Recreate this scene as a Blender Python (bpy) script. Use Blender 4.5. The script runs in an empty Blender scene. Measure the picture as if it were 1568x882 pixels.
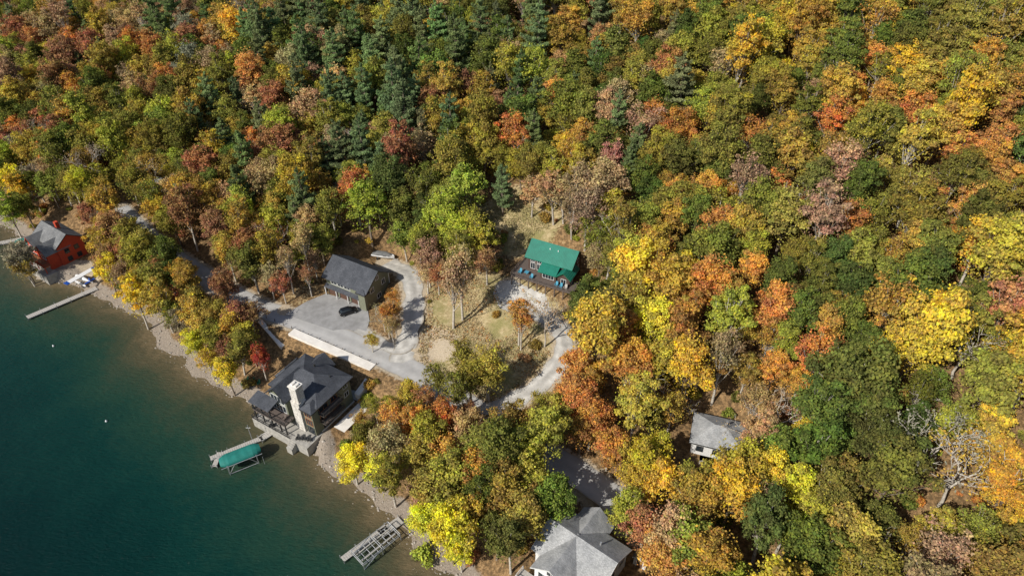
import bpy, math, random
import numpy as np
from mathutils import Vector, Matrix
random.seed(7); rng=np.random.default_rng(7)
scene=bpy.context.scene
COL=scene.collection
# ------------------------------------------------------------ camera
CH=120.0; PITCH=math.radians(38); F=1060.0
cam=bpy.data.cameras.new("camera"); camo=bpy.data.objects.new("camera",cam); COL.objects.link(camo)
camo.location=(0,0,CH); camo.rotation_euler=(math.radians(90)-PITCH,0,0)
cam.sensor_width=36; cam.lens=F/1568*36; cam.clip_end=9000; cam.clip_start=0.5
scene.camera=camo
sp,cp=math.sin(PITCH),math.cos(PITCH)
def ray(px,py):
    x=(px-784)/F; y=-(py-441)/F
    return np.array([x, y*sp+cp, y*cp-sp])
def proj(x,y,z):
    dz=z-CH
    dep=y*cp-dz*sp; up=y*sp+dz*cp
    return 784+F*x/dep, 441-F*up/dep
def at_z(px,py,z):
    d=ray(px,py); t=(z-CH)/d[2]; return (d[0]*t,d[1]*t)
# ------------------------------------------------------------ world / sun
SUN=Vector((-0.76,-0.65,0)).normalized(); EL=math.radians(39)
w=bpy.data.worlds.new("World"); scene.world=w; w.use_nodes=True
nt=w.node_tree; bg=nt.nodes['Background']; sky=nt.nodes.new('ShaderNodeTexSky'); sky.sky_type='NISHITA'
sky.sun_disc=False; sky.sun_elevation=EL; sky.sun_rotation=math.atan2(SUN.x,SUN.y)%(2*math.pi)
nt.links.new(sky.outputs[0],bg.inputs[0]); bg.inputs[1].default_value=0.095
sl=bpy.data.lights.new("sun",'SUN'); sl.energy=5.0; sl.angle=math.radians(0.5); sl.color=(1,0.95,0.86)
so=bpy.data.objects.new("sun",sl); COL.objects.link(so)
sd=Vector((SUN.x*math.cos(EL),SUN.y*math.cos(EL),math.sin(EL)))
so.rotation_euler=sd.to_track_quat('Z','Y').to_euler(); so.location=(-100,-100,200)
scene.view_settings.view_transform='Standard'; scene.view_settings.look='None'; scene.view_settings.exposure=0
# ------------------------------------------------------------ materials
def newmat(n):
    m=bpy.data.materials.new(n); m.use_nodes=True; nt=m.node_tree
    return m,nt,nt.nodes['Principled BSDF']
def mat(n,c,c2=None,scale=1.0,rough=0.8,bump=0.0,metal=0,spec=0.3,detail=6,stretch=(1,1,1),contrast=(0.35,0.65)):
    m,nt,b=newmat(n); N=nt.nodes; L=nt.links
    b.inputs['Roughness'].default_value=rough; b.inputs['Metallic'].default_value=metal
    b.inputs['Specular IOR Level'].default_value=spec
    if c2 is None: c2=tuple(x*0.75 for x in c)
    tc=N.new('ShaderNodeTexCoord'); mp=N.new('ShaderNodeMapping'); mp.inputs['Scale'].default_value=stretch
    L.new(tc.outputs['Object'],mp.inputs[0])
    no=N.new('ShaderNodeTexNoise'); no.inputs['Scale'].default_value=scale; no.inputs['Detail'].default_value=detail
    no.inputs['Roughness'].default_value=0.65
    L.new(mp.outputs[0],no.inputs['Vector'])
    cr=N.new('ShaderNodeValToRGB'); e=cr.color_ramp.elements
    e[0].position=contrast[0]; e[1].position=contrast[1]; e[0].color=(*c2,1); e[1].color=(*c,1)
    L.new(no.outputs[0],cr.inputs[0]); L.new(cr.outputs[0],b.inputs['Base Color'])
    if bump>0:
        bp=N.new('ShaderNodeBump'); bp.inputs['Strength'].default_value=bump; bp.inputs['Distance'].default_value=0.2
        L.new(no.outputs[0],bp.inputs['Height']); L.new(bp.outputs[0],b.inputs['Normal'])
    return m
def siding(n,c,period=0.22):
    m=mat(n,c,tuple(x*0.8 for x in c),3,0.75)
    nt=m.node_tree;N=nt.nodes;L=nt.links;b=N['Principled BSDF']
    tc=N.new('ShaderNodeTexCoord'); wv=N.new('ShaderNodeTexWave'); wv.bands_direction='Z'; wv.inputs['Scale'].default_value=1/period/ (2*math.pi)*math.pi
    L.new(tc.outputs['Object'],wv.inputs['Vector']); bp=N.new('ShaderNodeBump'); bp.inputs['Strength'].default_value=0.5; bp.inputs['Distance'].default_value=0.05
    L.new(wv.outputs[1],bp.inputs['Height']); L.new(bp.outputs[0],b.inputs['Normal'])
    return m
def shingle(n,c):
    m,nt,b=newmat(n);N=nt.nodes;L=nt.links
    tc=N.new('ShaderNodeTexCoord'); br=N.new('ShaderNodeTexBrick'); br.inputs['Scale'].default_value=1.6
    br.inputs['Color1'].default_value=(*[x*1.15 for x in c],1); br.inputs['Color2'].default_value=(*[x*0.78 for x in c],1); br.inputs['Mortar'].default_value=(*[x*0.55 for x in c],1)
    br.inputs['Mortar Size'].default_value=0.02; L.new(tc.outputs['Object'],br.inputs['Vector'])
    no=N.new('ShaderNodeTexNoise'); no.inputs['Scale'].default_value=0.5; no.inputs['Detail'].default_value=8
    L.new(tc.outputs['Object'],no.inputs['Vector'])
    mx=N.new('ShaderNodeMix'); mx.data_type='RGBA'; mx.blend_type='MULTIPLY'; mx.inputs[0].default_value=1
    cr=N.new('ShaderNodeValToRGB'); cr.color_ramp.elements[0].position=.3; cr.color_ramp.elements[0].color=(.7,.7,.7,1); cr.color_ramp.elements[1].position=.7; cr.color_ramp.elements[1].color=(1.15,1.13,1.1,1)
    L.new(no.outputs[0],cr.inputs[0]); L.new(br.outputs[0],mx.inputs[6]); L.new(cr.outputs[0],mx.inputs[7]); L.new(mx.outputs[2],b.inputs['Base Color'])
    b.inputs['Roughness'].default_value=0.85; b.inputs['Specular IOR Level'].default_value=0.2
    return m
M={}
M['roofdark']=shingle('roof_dark',(0.085,0.092,0.108))
M['roofgrey']=shingle('roof_grey',(0.38,0.39,0.40))
M['roofmid']=shingle('roof_mid',(0.21,0.215,0.22))
M['sagewall']=siding('wall_sage',(0.21,0.22,0.155))
M['whitewall']=siding('wall_white',(0.8,0.8,0.79))
M['redwall']=siding('wall_red',(0.52,0.07,0.03))
M['brownwall']=siding('wall_brown',(0.10,0.065,0.052))
M['trim']=mat('trim_white',(0.7,0.7,0.68),None,2,0.6)
M['trimdark']=mat('trim_dark',(0.04,0.04,0.04),None,2,0.6)
M['wooddark']=mat('deck_dark',(0.15,0.12,0.105),(0.09,0.07,0.06),2,0.8,stretch=(1,8,1))
M['wood']=mat('deck_wood',(0.50,0.47,0.43),(0.32,0.30,0.27),1.5,0.85,stretch=(1,6,1))
M['cedar']=mat('cedar',(0.38,0.15,0.06),(0.25,0.1,0.04),2,0.7)
M['door']=mat('garage_door',(0.13,0.07,0.05),None,2,0.6)
M['stone']=mat('chimney_stone',(0.74,0.70,0.64),(0.38,0.35,0.31),2.2,0.9,0.5)
M['concrete']=mat('concrete',(0.80,0.76,0.70),(0.66,0.62,0.56),0.6,0.9,0.1)
M['metal']=mat('galvanised',(0.5,0.51,0.52),(0.35,0.36,0.37),2,0.45,metal=0.5)
M['patio']=mat('patio',(0.42,0.40,0.36),(0.27,0.255,0.23),1.2,0.9,0.2)
M['teal']=mat('canvas_teal',(0.02,0.20,0.17),(0.014,0.15,0.125),0.8,0.7)
M['white']=mat('gelcoat_white',(0.8,0.8,0.8),(0.7,0.7,0.7),1,0.3)
M['blue']=mat('paint_blue',(0.02,0.08,0.35),None,1,0.3)
M['black']=mat('car_black',(0.012,0.012,0.014),(0.01,0.01,0.01),1,0.15,spec=0.6)
M['tyre']=mat('tyre',(0.02,0.02,0.02),None,1,0.9)
M['greenpaint']=mat('green_paint',(0.02,0.14,0.08),None,1,0.5)
M['bluepaint']=mat('blue_cloth',(0.08,0.32,0.45),None,1,0.7)
m,nt_,b=newmat('window_glass'); b.inputs['Base Color'].default_value=(0.02,0.028,0.035,1); b.inputs['Roughness'].default_value=0.05; b.inputs['Specular IOR Level'].default_value=0.8; M['glass']=m
m=mat('roof_green_metal',(0.014,0.18,0.125),(0.010,0.14,0.097),0.6,0.45,spec=0.5)
N=m.node_tree.nodes;L=m.node_tree.links; tc=N.new('ShaderNodeTexCoord'); wv=N.new('ShaderNodeTexWave'); wv.bands_direction='X'; wv.wave_profile='SIN'; wv.inputs['Scale'].default_value=0.7
bp=N.new('ShaderNodeBump'); bp.inputs['Strength'].default_value=0.5; bp.inputs['Distance'].default_value=0.06
L.new(tc.outputs['Object'],wv.inputs[0]); L.new(wv.outputs[1],bp.inputs['Height']); L.new(bp.outputs[0],N['Principled BSDF'].inputs['Normal']); M['roofgreen']=m
M['bark']=mat('bark',(0.30,0.24,0.18),(0.14,0.11,0.085),3,0.95,stretch=(1,1,0.3))
M['barkpale']=mat('bark_pale',(0.60,0.55,0.47),(0.34,0.30,0.25),2,0.95)
def leafmat(name,trans=0.3):
    m=bpy.data.materials.new(name); m.use_nodes=True; nt=m.node_tree; N=nt.nodes; L=nt.links; N.clear()
    out=N.new('ShaderNodeOutputMaterial'); oi=N.new('ShaderNodeObjectInfo')
    at=N.new('ShaderNodeAttribute'); at.attribute_name='tint'
    a2=N.new('ShaderNodeAttribute'); a2.attribute_name='hue'
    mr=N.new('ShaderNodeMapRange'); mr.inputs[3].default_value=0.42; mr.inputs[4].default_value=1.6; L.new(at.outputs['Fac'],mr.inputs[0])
    mh=N.new('ShaderNodeMapRange'); mh.inputs[3].default_value=0.465; mh.inputs[4].default_value=0.53; L.new(a2.outputs['Fac'],mh.inputs[0])
    ms=N.new('ShaderNodeMapRange'); ms.inputs[3].default_value=0.85; ms.inputs[4].default_value=1.02; L.new(at.outputs['Fac'],ms.inputs[0])
    hs=N.new('ShaderNodeHueSaturation'); L.new(oi.outputs['Color'],hs.inputs['Color']); L.new(mr.outputs[0],hs.inputs['Value']); L.new(mh.outputs[0],hs.inputs['Hue']); L.new(ms.outputs[0],hs.inputs['Saturation'])
    d=N.new('ShaderNodeBsdfDiffuse'); t=N.new('ShaderNodeBsdfTranslucent'); mx=N.new('ShaderNodeMixShader'); mx.inputs[0].default_value=trans
    L.new(hs.outputs[0],d.inputs[0]); L.new(hs.outputs[0],t.inputs[0]); L.new(d.outputs[0],mx.inputs[1]); L.new(t.outputs[0],mx.inputs[2]); L.new(mx.outputs[0],out.inputs[0])
    return m
M['leaf']=leafmat('leaves')
# ------------------------------------------------------------ mesh helpers
def mesh_obj(name,verts,faces,mats,parent=None,loc=None,midx=None):
    me=bpy.data.meshes.new(name); me.from_pydata([tuple(v) for v in verts],[],faces)
    for mm in (mats if isinstance(mats,(list,tuple)) else [mats]): me.materials.append(mm)
    if midx is not None: me.polygons.foreach_set('material_index',midx)
    me.update()
    o=bpy.data.objects.new(name,me); COL.objects.link(o)
    if parent: o.parent=parent
    if loc: o.location=loc
    return o
def empty(name,loc,rz=0,sc=1.0):
    e=bpy.data.objects.new(name,None); COL.objects.link(e); e.location=loc; e.rotation_euler=(0,0,rz); e.empty_display_size=1; e.scale=(sc,sc,sc); return e
BF=[(0,3,2,1),(4,5,6,7),(0,1,5,4),(1,2,6,5),(2,3,7,6),(3,0,4,7)]
def bverts(x0,x1,y0,y1,z0,z1): return [(x0,y0,z0),(x1,y0,z0),(x1,y1,z0),(x0,y1,z0),(x0,y0,z1),(x1,y0,z1),(x1,y1,z1),(x0,y1,z1)]
def box(p,name,x0,x1,y0,y1,z0,z1,m):
    return mesh_obj(name,bverts(x0,x1,y0,y1,z0,z1),BF,M[m],p)
def boxes(p,name,lst,m):
    V=[];Fc=[]
    for b in lst:
        k=len(V); V+=bverts(*b); Fc+=[tuple(i+k for i in f) for f in BF]
    return mesh_obj(name,V,Fc,M[m],p)
def slab(p,name,quads,th,m):
    V=[];Fc=[]
    for q in quads:
        k=len(V);n=len(q); V+=list(q)+[(a,b,c-th) for a,b,c in q]
        Fc.append(tuple(range(k,k+n))); Fc.append(tuple(reversed(range(k+n,k+2*n))))
        for i in range(n):
            j=(i+1)%n; Fc.append((k+i,k+n+i,k+n+j,k+j))
    return mesh_obj(name,V,Fc,M[m],p)
def gable(p,x0,x1,y0,y1,z,rise,m,wall,axis='x',ov=0.5,trim='trim'):
    if axis=='x':
        ym=(y0+y1)/2; s=rise/(ym-y0); e=z-ov*s
        mesh_obj('attic_wall',[(x0,y0,z),(x0,y1,z),(x0,ym,z+rise),(x1,y0,z),(x1,y1,z),(x1,ym,z+rise)],[(0,2,1),(3,4,5),(0,1,4,3),(0,3,5,2),(1,2,5,4)],M[wall],p)
        t=0.22
        slab(p,'roof',[[(x0-ov,y0-ov,e+t),(x1+ov,y0-ov,e+t),(x1+ov,ym,z+rise+t),(x0-ov,ym,z+rise+t)],[(x1+ov,y1+ov,e+t),(x0-ov,y1+ov,e+t),(x0-ov,ym,z+rise+t),(x1+ov,ym,z+rise+t)]],0.2,m)
        if trim:
            for xx,a in((x0-ov-0.06,1),(x1+ov+0.01,1)):
                V=[];Fc=[]
                for yy in (y0-ov,y1+ov):
                    k=len(V)
                    V+=[(xx,yy,e+t+.03),(xx+.05,yy,e+t+.03),(xx+.05,ym,z+rise+t+.03),(xx,ym,z+rise+t+.03),(xx,yy,e+t-.25),(xx+.05,yy,e+t-.25),(xx+.05,ym,z+rise+t-.25),(xx,ym,z+rise+t-.25)]
                    Fc+=[tuple(i+k for i in f) for f in BF]
                mesh_obj('barge_board',V,Fc,M[trim],p)
    else:
        xm=(x0+x1)/2; s=rise/(xm-x0); e=z-ov*s; t=0.22
        mesh_obj('attic_wall',[(x0,y0,z),(x1,y0,z),(xm,y0,z+rise),(x0,y1,z),(x1,y1,z),(xm,y1,z+rise)],[(0,1,2),(3,5,4),(0,3,4,1),(0,2,5,3),(1,4,5,2)],M[wall],p)
        slab(p,'roof',[[(x0-ov,y1+ov,e+t),(x0-ov,y0-ov,e+t),(xm,y0-ov,z+rise+t),(xm,y1+ov,z+rise+t)],[(x1+ov,y0-ov,e+t),(x1+ov,y1+ov,e+t),(xm,y1+ov,z+rise+t),(xm,y0-ov,z+rise+t)]],0.2,m)
        if trim:
            V=[];Fc=[]; yy=y0-ov-0.06
            for xx in (x0-ov,x1+ov):
                k=len(V)
                V+=[(xx,yy,e+t+.03),(xx,yy+.05,e+t+.03),(xm,yy+.05,z+rise+t+.03),(xm,yy,z+rise+t+.03),(xx,yy,e+t-.25),(xx,yy+.05,e+t-.25),(xm,yy+.05,z+rise+t-.25),(xm,yy,z+rise+t-.25)]
                Fc+=[tuple(i+k for i in f) for f in BF]
            mesh_obj('barge_board',V,Fc,M[trim],p)
def hip(p,x0,x1,y0,y1,z,rise,m,ov=0.5,th=0.2,inset=None):
    x0-=ov;x1+=ov;y0-=ov;y1+=ov
    w_=(x1-x0);d_=(y1-y0)
    if w_>=d_:
        i=inset or d_/2; a=(x0+i,(y0+y1)/2,z+rise); b=(x1-i,(y0+y1)/2,z+rise)
        q=[[(x0,y0,z),(x1,y0,z),b,a],[(x1,y0,z),(x1,y1,z),b],[(x1,y1,z),(x0,y1,z),a,b],[(x0,y1,z),(x0,y0,z),a]]
    else:
        i=inset or w_/2; a=((x0+x1)/2,y0+i,z+rise); b=((x0+x1)/2,y1-i,z+rise)
        q=[[(x0,y0,z),(x1,y0,z),a],[(x1,y0,z),(x1,y1,z),b,a],[(x1,y1,z),(x0,y1,z),b],[(x0,y1,z),(x0,y0,z),a,b]]
    slab(p,'roof',[[(a_,b_,c_+th) for a_,b_,c_ in qq] for qq in q],th,m)
    boxes(p,'fascia',[(x0-.05,x1+.05,y0-.06,y0-.003,z-.08,z+th+.02),(x1+.003,x1+.06,y0,y1,z-.08,z+th+.02),(x0-.06,x0-.003,y0,y1,z-.08,z+th+.02)],'trimdark')
def win(p,face,pos,a,z,w_,h,trim='trim',panes=2):
    def mk(u0,u1,z0,z1,d0,d1):
        if face=='S': return (u0,u1,pos-d1,pos-d0,z0,z1)
        if face=='N': return (u0,u1,pos+d0,pos+d1,z0,z1)
        if face=='E': return (pos+d0,pos+d1,u0,u1,z0,z1)
        return (pos-d1,pos-d0,u0,u1,z0,z1)
    boxes(p,'window_glass',[mk(a-w_/2,a+w_/2,z,z+h,-.02,.03)],'glass')
    t=.12; fr=[mk(a-w_/2-t,a-w_/2,z-t,z+h+t,-.02,.08),mk(a+w_/2,a+w_/2+t,z-t,z+h+t,-.02,.08),mk(a-w_/2,a+w_/2,z-t,z,-.02,.08),mk(a-w_/2,a+w_/2,z+h,z+h+t,-.02,.08)]
    for i in range(1,panes): fr.append(mk(a-w_/2+w_*i/panes-.04,a-w_/2+w_*i/panes+.04,z,z+h,0.031,.07))
    boxes(p,'window_frame',fr,trim)
def railing(p,pts,z,m,h=1.05,bal=True):
    V=[];Fc=[]
    def bar(a,b,z0,z1,t):
        a=Vector((a[0],a[1],0));b=Vector((b[0],b[1],0));d=(b-a).normalized();n=Vector((-d.y,d.x,0))*t
        k=len(V)
        for zz in(z0,z1):
            for q in (a-n,b-n,b+n,a+n): V.append((q.x,q.y,zz))
        Fc.extend([tuple(i+k for i in f) for f in BF])
    for a,b in zip(pts[:-1],pts[1:]):
        bar(a,b,z+h-.08,z+h,.05); bar(a,b,z+.1,z+.16,.03)
        n=max(1,int(math.hypot(b[0]-a[0],b[1]-a[1])/(.35 if bal else 1.5)))
        for i in range(n+1):
            t=i/n; x=a[0]+(b[0]-a[0])*t;y=a[1]+(b[1]-a[1])*t; r=.06 if i%5==0 else .02
            k=len(V); V+=bverts(x-r,x+r,y-r,y+r,z,z+h-.08); Fc+=[tuple(i_+k for i_ in f) for f in BF]
    return mesh_obj('railing',V,Fc,M[m],p)
# ------------------------------------------------------------ terrain grid
def axis(lo,hi,step,out):
    core=np.arange(lo,hi+step*.5,step); L1=[];v=lo;s=step
    while v>-out: s*=1.25; v-=s; L1.append(v)
    L2=[];v=core[-1];s=step
    while v<out: s*=1.25; v+=s; L2.append(v)
    return np.array(L1[::-1]+list(core)+L2)
GX=axis(-300,250,1.25,4000); GY=axis(20,420,1.25,4500)
XX,YY=np.meshgrid(GX,GY)
shore_px=[(0,345),(20,352),(38,375),(62,424),(90,432),(120,439),(150,456),(180,470),(205,480),(232,500),(240,522),(248,540),(285,548),(290,572),(325,588),(365,608),(395,627),(420,650),(458,668),(488,692),(500,722),(545,745),(588,780),(620,812),(640,848),(690,882),(740,935)]
sh=[at_z(x,y,0) for x,y in shore_px]
def catmull(P,step):
    P=np.array(P,float); Q=[]
    PP=np.vstack([2*P[0]-P[1],P,2*P[-1]-P[-2]])
    for i in range(1,len(PP)-2):
        p0,p1,p2,p3=PP[i-1:i+3]; n=max(2,int(np.linalg.norm(p2-p1)/step))
        for k in range(n):
            t=k/n; Q.append(0.5*((2*p1)+(-p0+p2)*t+(2*p0-5*p1+4*p2-p3)*t*t+(-p0+3*p1-3*p2+p3)*t**3))
    Q.append(P[-1]); return np.array(Q)
S=catmull(sh,1.5)
nj=np.array([.61,.79]); 
for i in range(2,len(S)-2): S[i]=S[i]+nj*(0.45*math.sin(i*1.7)+0.35*math.sin(i*.63+1))
far0=S[0]+np.array([-.80,.60])*6000; far1=S[-1]+np.array([.78,-.62])*6000
SL=np.vstack([far0,S[0]+np.array([-.80,.60])*60,S,S[-1]+np.array([.78,-.62])*60,far1])
def segdist(px,py,P,closed=False):
    D=np.full(px.shape,1e9); n=len(P)
    for i in range(n if closed else n-1):
        a=P[i];b=P[(i+1)%n];ab=b-a;l=max(1e-9,ab@ab)
        t=np.clip(((px-a[0])*ab[0]+(py-a[1])*ab[1])/l,0,1)
        d=(px-a[0]-t*ab[0])**2+(py-a[1]-t*ab[1])**2; np.minimum(D,d,out=D)
    return np.sqrt(D)
def inside(px,py,P):
    P=np.asarray(P); r=np.zeros(np.shape(px),bool); n=len(P); j=n-1
    for i in range(n):
        xi,yi=P[i];xj,yj=P[j]
        c=((yi>py)!=(yj>py))
        if yi!=yj: r^= c & (px<(xj-xi)*(py-yi)/(yj-yi)+xi)
        j=i
    return r
land=np.vstack([SL,[9000,9000]])
DS=segdist(XX,YY,SL); DS=np.where(inside(XX,YY,land),DS,-DS)
prof=np.array([(-4000,-40),(-60,-14),(-25,-6),(-8,-1.4),(0,0),(3,.45),(7,1.8),(14,4.3),(22,7.0),(32,8.3),(45,10.5),(70,17),(100,27),(150,46),(250,84),(400,125),(800,170),(5000,260)])
ZZ=np.interp(DS,prof[:,0],prof[:,1])
def sn(x,y,s,k=0): return np.sin(x/s+k)*np.cos(y/s*1.13+k*2.1)+0.5*np.sin(x/s*2.1+y/s*1.7+k)
ZZ=ZZ+np.clip((DS-12)/60,0,1)*(sn(XX,YY,23)*0.9+sn(XX,YY,9,2)*0.3)
def Hh(x,y,G=None):
    G=ZZ if G is None else G
    i=int(np.clip(np.searchsorted(GX,x)-1,0,len(GX)-2)); j=int(np.clip(np.searchsorted(GY,y)-1,0,len(GY)-2))
    tx=(x-GX[i])/(GX[i+1]-GX[i]); ty=(y-GY[j])/(GY[j+1]-GY[j])
    return float((G[j,i]*(1-tx)+G[j,i+1]*tx)*(1-ty)+(G[j+1,i]*(1-tx)+G[j+1,i+1]*tx)*ty)
def Gp(px,py,up=0.0):
    d=ray(px,py); t=60.0; st=1.5
    while t<700:
        p=d*t
        if CH+p[2]<=Hh(p[0],p[1])+up:
            lo,hi=t-st,t
            for _ in range(12):
                m_=(lo+hi)/2; q=d*m_
                if CH+q[2]<=Hh(q[0],q[1])+up: hi=m_
                else: lo=m_
            p=d*hi; return (float(p[0]),float(p[1]),Hh(p[0],p[1]))
        t+=st
    p=d*700; return (float(p[0]),float(p[1]),0.0)
def smooth(t): t=np.clip(t,0,1); return t*t*(3-2*t)
def flatten(polyw,z,blend):
    global ZZ
    P=np.array(polyw); d=segdist(XX,YY,P,True); d=np.where(inside(XX,YY,P),0,d)
    k=1-smooth((d-0.8)/blend); k=np.where(DS>0.5,k,0); ZZ=ZZ*(1-k)+z*k
roadmask=np.zeros_like(ZZ); MAIN=None; ROADPTS=[]
def road(name,pxs,width,matk,lift=0.1,ismain=False,sm=9):
    global ZZ,MAIN,roadmask
    P=[Gp(*q)[:2] for q in pxs]; C=catmull(P,0.6)
    z=np.array([Hh(a,b) for a,b in C])
    ker=np.ones(2*sm+1)/(2*sm+1); z=np.convolve(np.pad(z,sm,mode='edge'),ker,'valid')
    D=np.full(XX.shape,1e9); Zn=np.zeros_like(XX)
    for (a,b),zz in zip(C,z):
        j0,j1=np.searchsorted(GY,[b-16,b+16]); i0,i1=np.searchsorted(GX,[a-16,a+16])
        sub=(slice(j0,j1),slice(i0,i1)); dd=(XX[sub]-a)**2+(YY[sub]-b)**2
        mk=dd<D[sub]; D[sub]=np.where(mk,dd,D[sub]); Zn[sub]=np.where(mk,zz,Zn[sub])
    D=np.sqrt(D); k=1-smooth((D-width/2-0.8)/6.0)
    if MAIN is not None: k=np.where(MAIN<4.2,0,k)
    ZZ=ZZ*(1-k)+Zn*k; roadmask=np.maximum(roadmask,1-smooth((D-width/2)/1.6))
    if ismain: MAIN=D
    else: z=np.array([max(zz,Hh(a,b)) for (a,b),zz in zip(C,z)])
    V=[];Fc=[];n=len(C); nc=6
    T=np.gradient(C,axis=0); T/=np.linalg.norm(T,axis=1)[:,None]+1e-9
    for i in range(n):
        nx,ny=-T[i][1],T[i][0]
        for c in range(nc+1):
            s=(c/nc-0.5)*width
            if c in(0,nc): s+= (0.3 if not ismain else 0.08)*(math.sin(i*0.7)+math.sin(i*.31+c))*(1 if c else -1)
            V.append((C[i][0]+nx*s,C[i][1]+ny*s,z[i]+lift-(abs(c/nc-0.5)*0.12)))
    for i in range(n-1):
        for c in range(nc):
            k_=i*(nc+1)+c; Fc.append((k_,k_+nc+1,k_+nc+2,k_+1))
    o=mesh_obj(name,V,Fc,M[matk]); ROADPTS.append((C,width))
    me=o.data; uv=me.attributes.new('across','FLOAT','POINT'); uv.data.foreach_set('value',[c/nc for i in range(n) for c in range(nc+1)])
    return C,z
def roadmat(n,c,dark,track):
    m=mat(n,c,dark,0.5,0.9,0.15,detail=12,contrast=(.3,.7)); N=m.node_tree.nodes;L=m.node_tree.links;b=N['Principled BSDF']
    at=N.new('ShaderNodeAttribute'); at.attribute_name='across'
    cr=N.new('ShaderNodeValToRGB'); els=cr.color_ramp.elements
    els[0].position=0; els[0].color=(.75,.68,.58,1); els[1].position=1; els[1].color=(.75,.68,.58,1)
    for p_,v in ((.08,.95),(.27,1+track),(.4,.95),(.5,.9),(.6,.95),(.73,1+track),(.92,.95)):
        e=els.new(p_); e.color=(v,v,v,1)
    L.new(at.outputs['Fac'],cr.inputs[0])
    mx=N.new('ShaderNodeMix'); mx.data_type='RGBA'; mx.blend_type='MULTIPLY'; mx.inputs[0].default_value=1
    src=b.inputs['Base Color'].links[0].from_socket; L.new(src,mx.inputs[6]); L.new(cr.outputs[0],mx.inputs[7]); L.new(mx.outputs[2],b.inputs['Base Color'])
    return m
M['asphalt']=roadmat('asphalt_road',(0.46,0.45,0.435),(0.36,0.35,0.34),.06)
M['gravel']=roadmat('gravel_road',(0.56,0.54,0.50),(0.32,0.305,0.28),.15)
M['pad']=mat('asphalt_pad',(0.35,0.345,0.34),(0.23,0.225,0.22),0.35,0.95,0.1,detail=12)
road('road',[(180,320),(235,372),(275,400),(315,425),(345,443),(395,470),(450,490),(510,512),(575,541),(632,568),(690,605),(760,650),(830,692),(880,722),(925,752),(960,780),(1010,815),(1100,870),(1190,930)],6.4,'asphalt',0.1,True)
zpad=Hh(*Gp(500,495)[:2])
padpx=[(436,482),(470,462),(500,450),(562,468),(566,492),(556,522)]
padw=[at_z(x,y,zpad) for x,y in padpx]
gar_c=at_z(553,447,zpad)
ANG=math.radians(-30)
def loc2w(c,a,x,y): return (c[0]+x*math.cos(a)-y*math.sin(a),c[1]+x*math.sin(a)+y*math.cos(a))
def rectw(c,a,x0,x1,y0,y1): return [loc2w(c,a,*q) for q in((x0,y0),(x1,y0),(x1,y1),(x0,y1))]
flatten([at_z(x,y,zpad) for x,y in ((440,478),(500,450),(505,420),(600,405),(607,450),(566,492),(556,516))],zpad,4)
road('garage_driveway',[(612,556),(622,530),(630,495),(634,460),(630,430),(616,412),(592,404)],5.2,'gravel',0.13)
road('driveway_link',[(545,506),(575,524),(600,533),(620,530),(628,512)],4.2,'gravel',0.15)
road('gravel_driveway',[(690,606),(715,632),(745,632),(785,616),(825,590),(852,562),(864,532),(858,506),(836,486),(805,474),(782,458),(775,440)],4.6,'gravel',0.12)
def padat(px,py,a,x0,x1,y0,y1,blend,z=None):
    g=Gp(px,py); z=g[2] if z is None else z; c=at_z(px,py,z); flatten(rectw(c,a,x0,x1,y0,y1),z,blend); return (c[0],c[1],z)
LH=padat(483,622,math.radians(-31),-9,8.5,-8,6.5,2.5,2.5)
GH=padat(848,420,math.radians(-27),-6.5,6.5,-5,5,6)
BH=padat(886,864,math.radians(-38),-8,9,-7,8,5)
WH=padat(1096,680,math.radians(-18),-6,6,-5,5,5)
RH=padat(98,388,math.radians(-38),-8,8,-6,7,5,2.8)
grass=np.zeros_like(ZZ)
def polymask(pxs,blend=4):
    P=np.array([Gp(*q)[:2] for q in pxs]); d=segdist(XX,YY,P,True); d=np.where(inside(XX,YY,P),0,d); return 1-smooth(d/blend)
CLEAR=[(640,470),(660,440),(700,430),(755,425),(800,440),(850,480),(868,520),(862,565),(820,600),(760,628),(700,590),(650,560),(628,520)]
CLEAR2=[(735,330),(790,295),(850,335),(835,360),(790,385),(760,375)]
grass=np.maximum(polymask(CLEAR),polymask(CLEAR2,5))
grass=np.maximum(grass,polymask([(420,470),(470,430),(500,425),(500,460),(440,480)],3)*.35)
beach=(1-smooth((DS-2.6)/2.2))
sandy=np.maximum(polymask([(640,500),(665,505),(700,520),(690,545),(640,548)],3)*.75,polymask([(90,400),(140,405),(150,440),(70,425)],2))
sandy=np.maximum(sandy,polymask([(650,440),(660,480),(645,490),(640,450)],2)*.6)
dirt=np.maximum(roadmask*0.9,sandy)
nx,ny=len(GX),len(GY)
verts=np.stack([XX.ravel(),YY.ravel(),ZZ.ravel()],1)
idx=np.arange(nx*ny).reshape(ny,nx)
faces=np.stack([idx[:-1,:-1].ravel(),idx[:-1,1:].ravel(),idx[1:,1:].ravel(),idx[1:,:-1].ravel()],1)
def fastmesh(name,V,Q,mats,midx=None):
    me=bpy.data.meshes.new(name); me.vertices.add(len(V)); me.vertices.foreach_set('co',np.asarray(V,np.float32).ravel())
    k=Q.shape[1]; me.loops.add(Q.size); me.loops.foreach_set('vertex_index',Q.ravel().astype(np.int32)); me.polygons.add(len(Q))
    me.polygons.foreach_set('loop_start',np.arange(0,Q.size,k,dtype=np.int32)); 
    for m_ in mats: me.materials.append(m_)
    if midx is not None: me.polygons.foreach_set('material_index',np.asarray(midx,np.int32))
    me.update(calc_edges=True); me.validate(); return me
gm,nt,b=newmat('ground_forest_floor'); N=nt.nodes;L=nt.links
b.inputs['Roughness'].default_value=0.95; b.inputs['Specular IOR Level'].default_value=0.1
geo=N.new('ShaderNodeNewGeometry')
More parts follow.
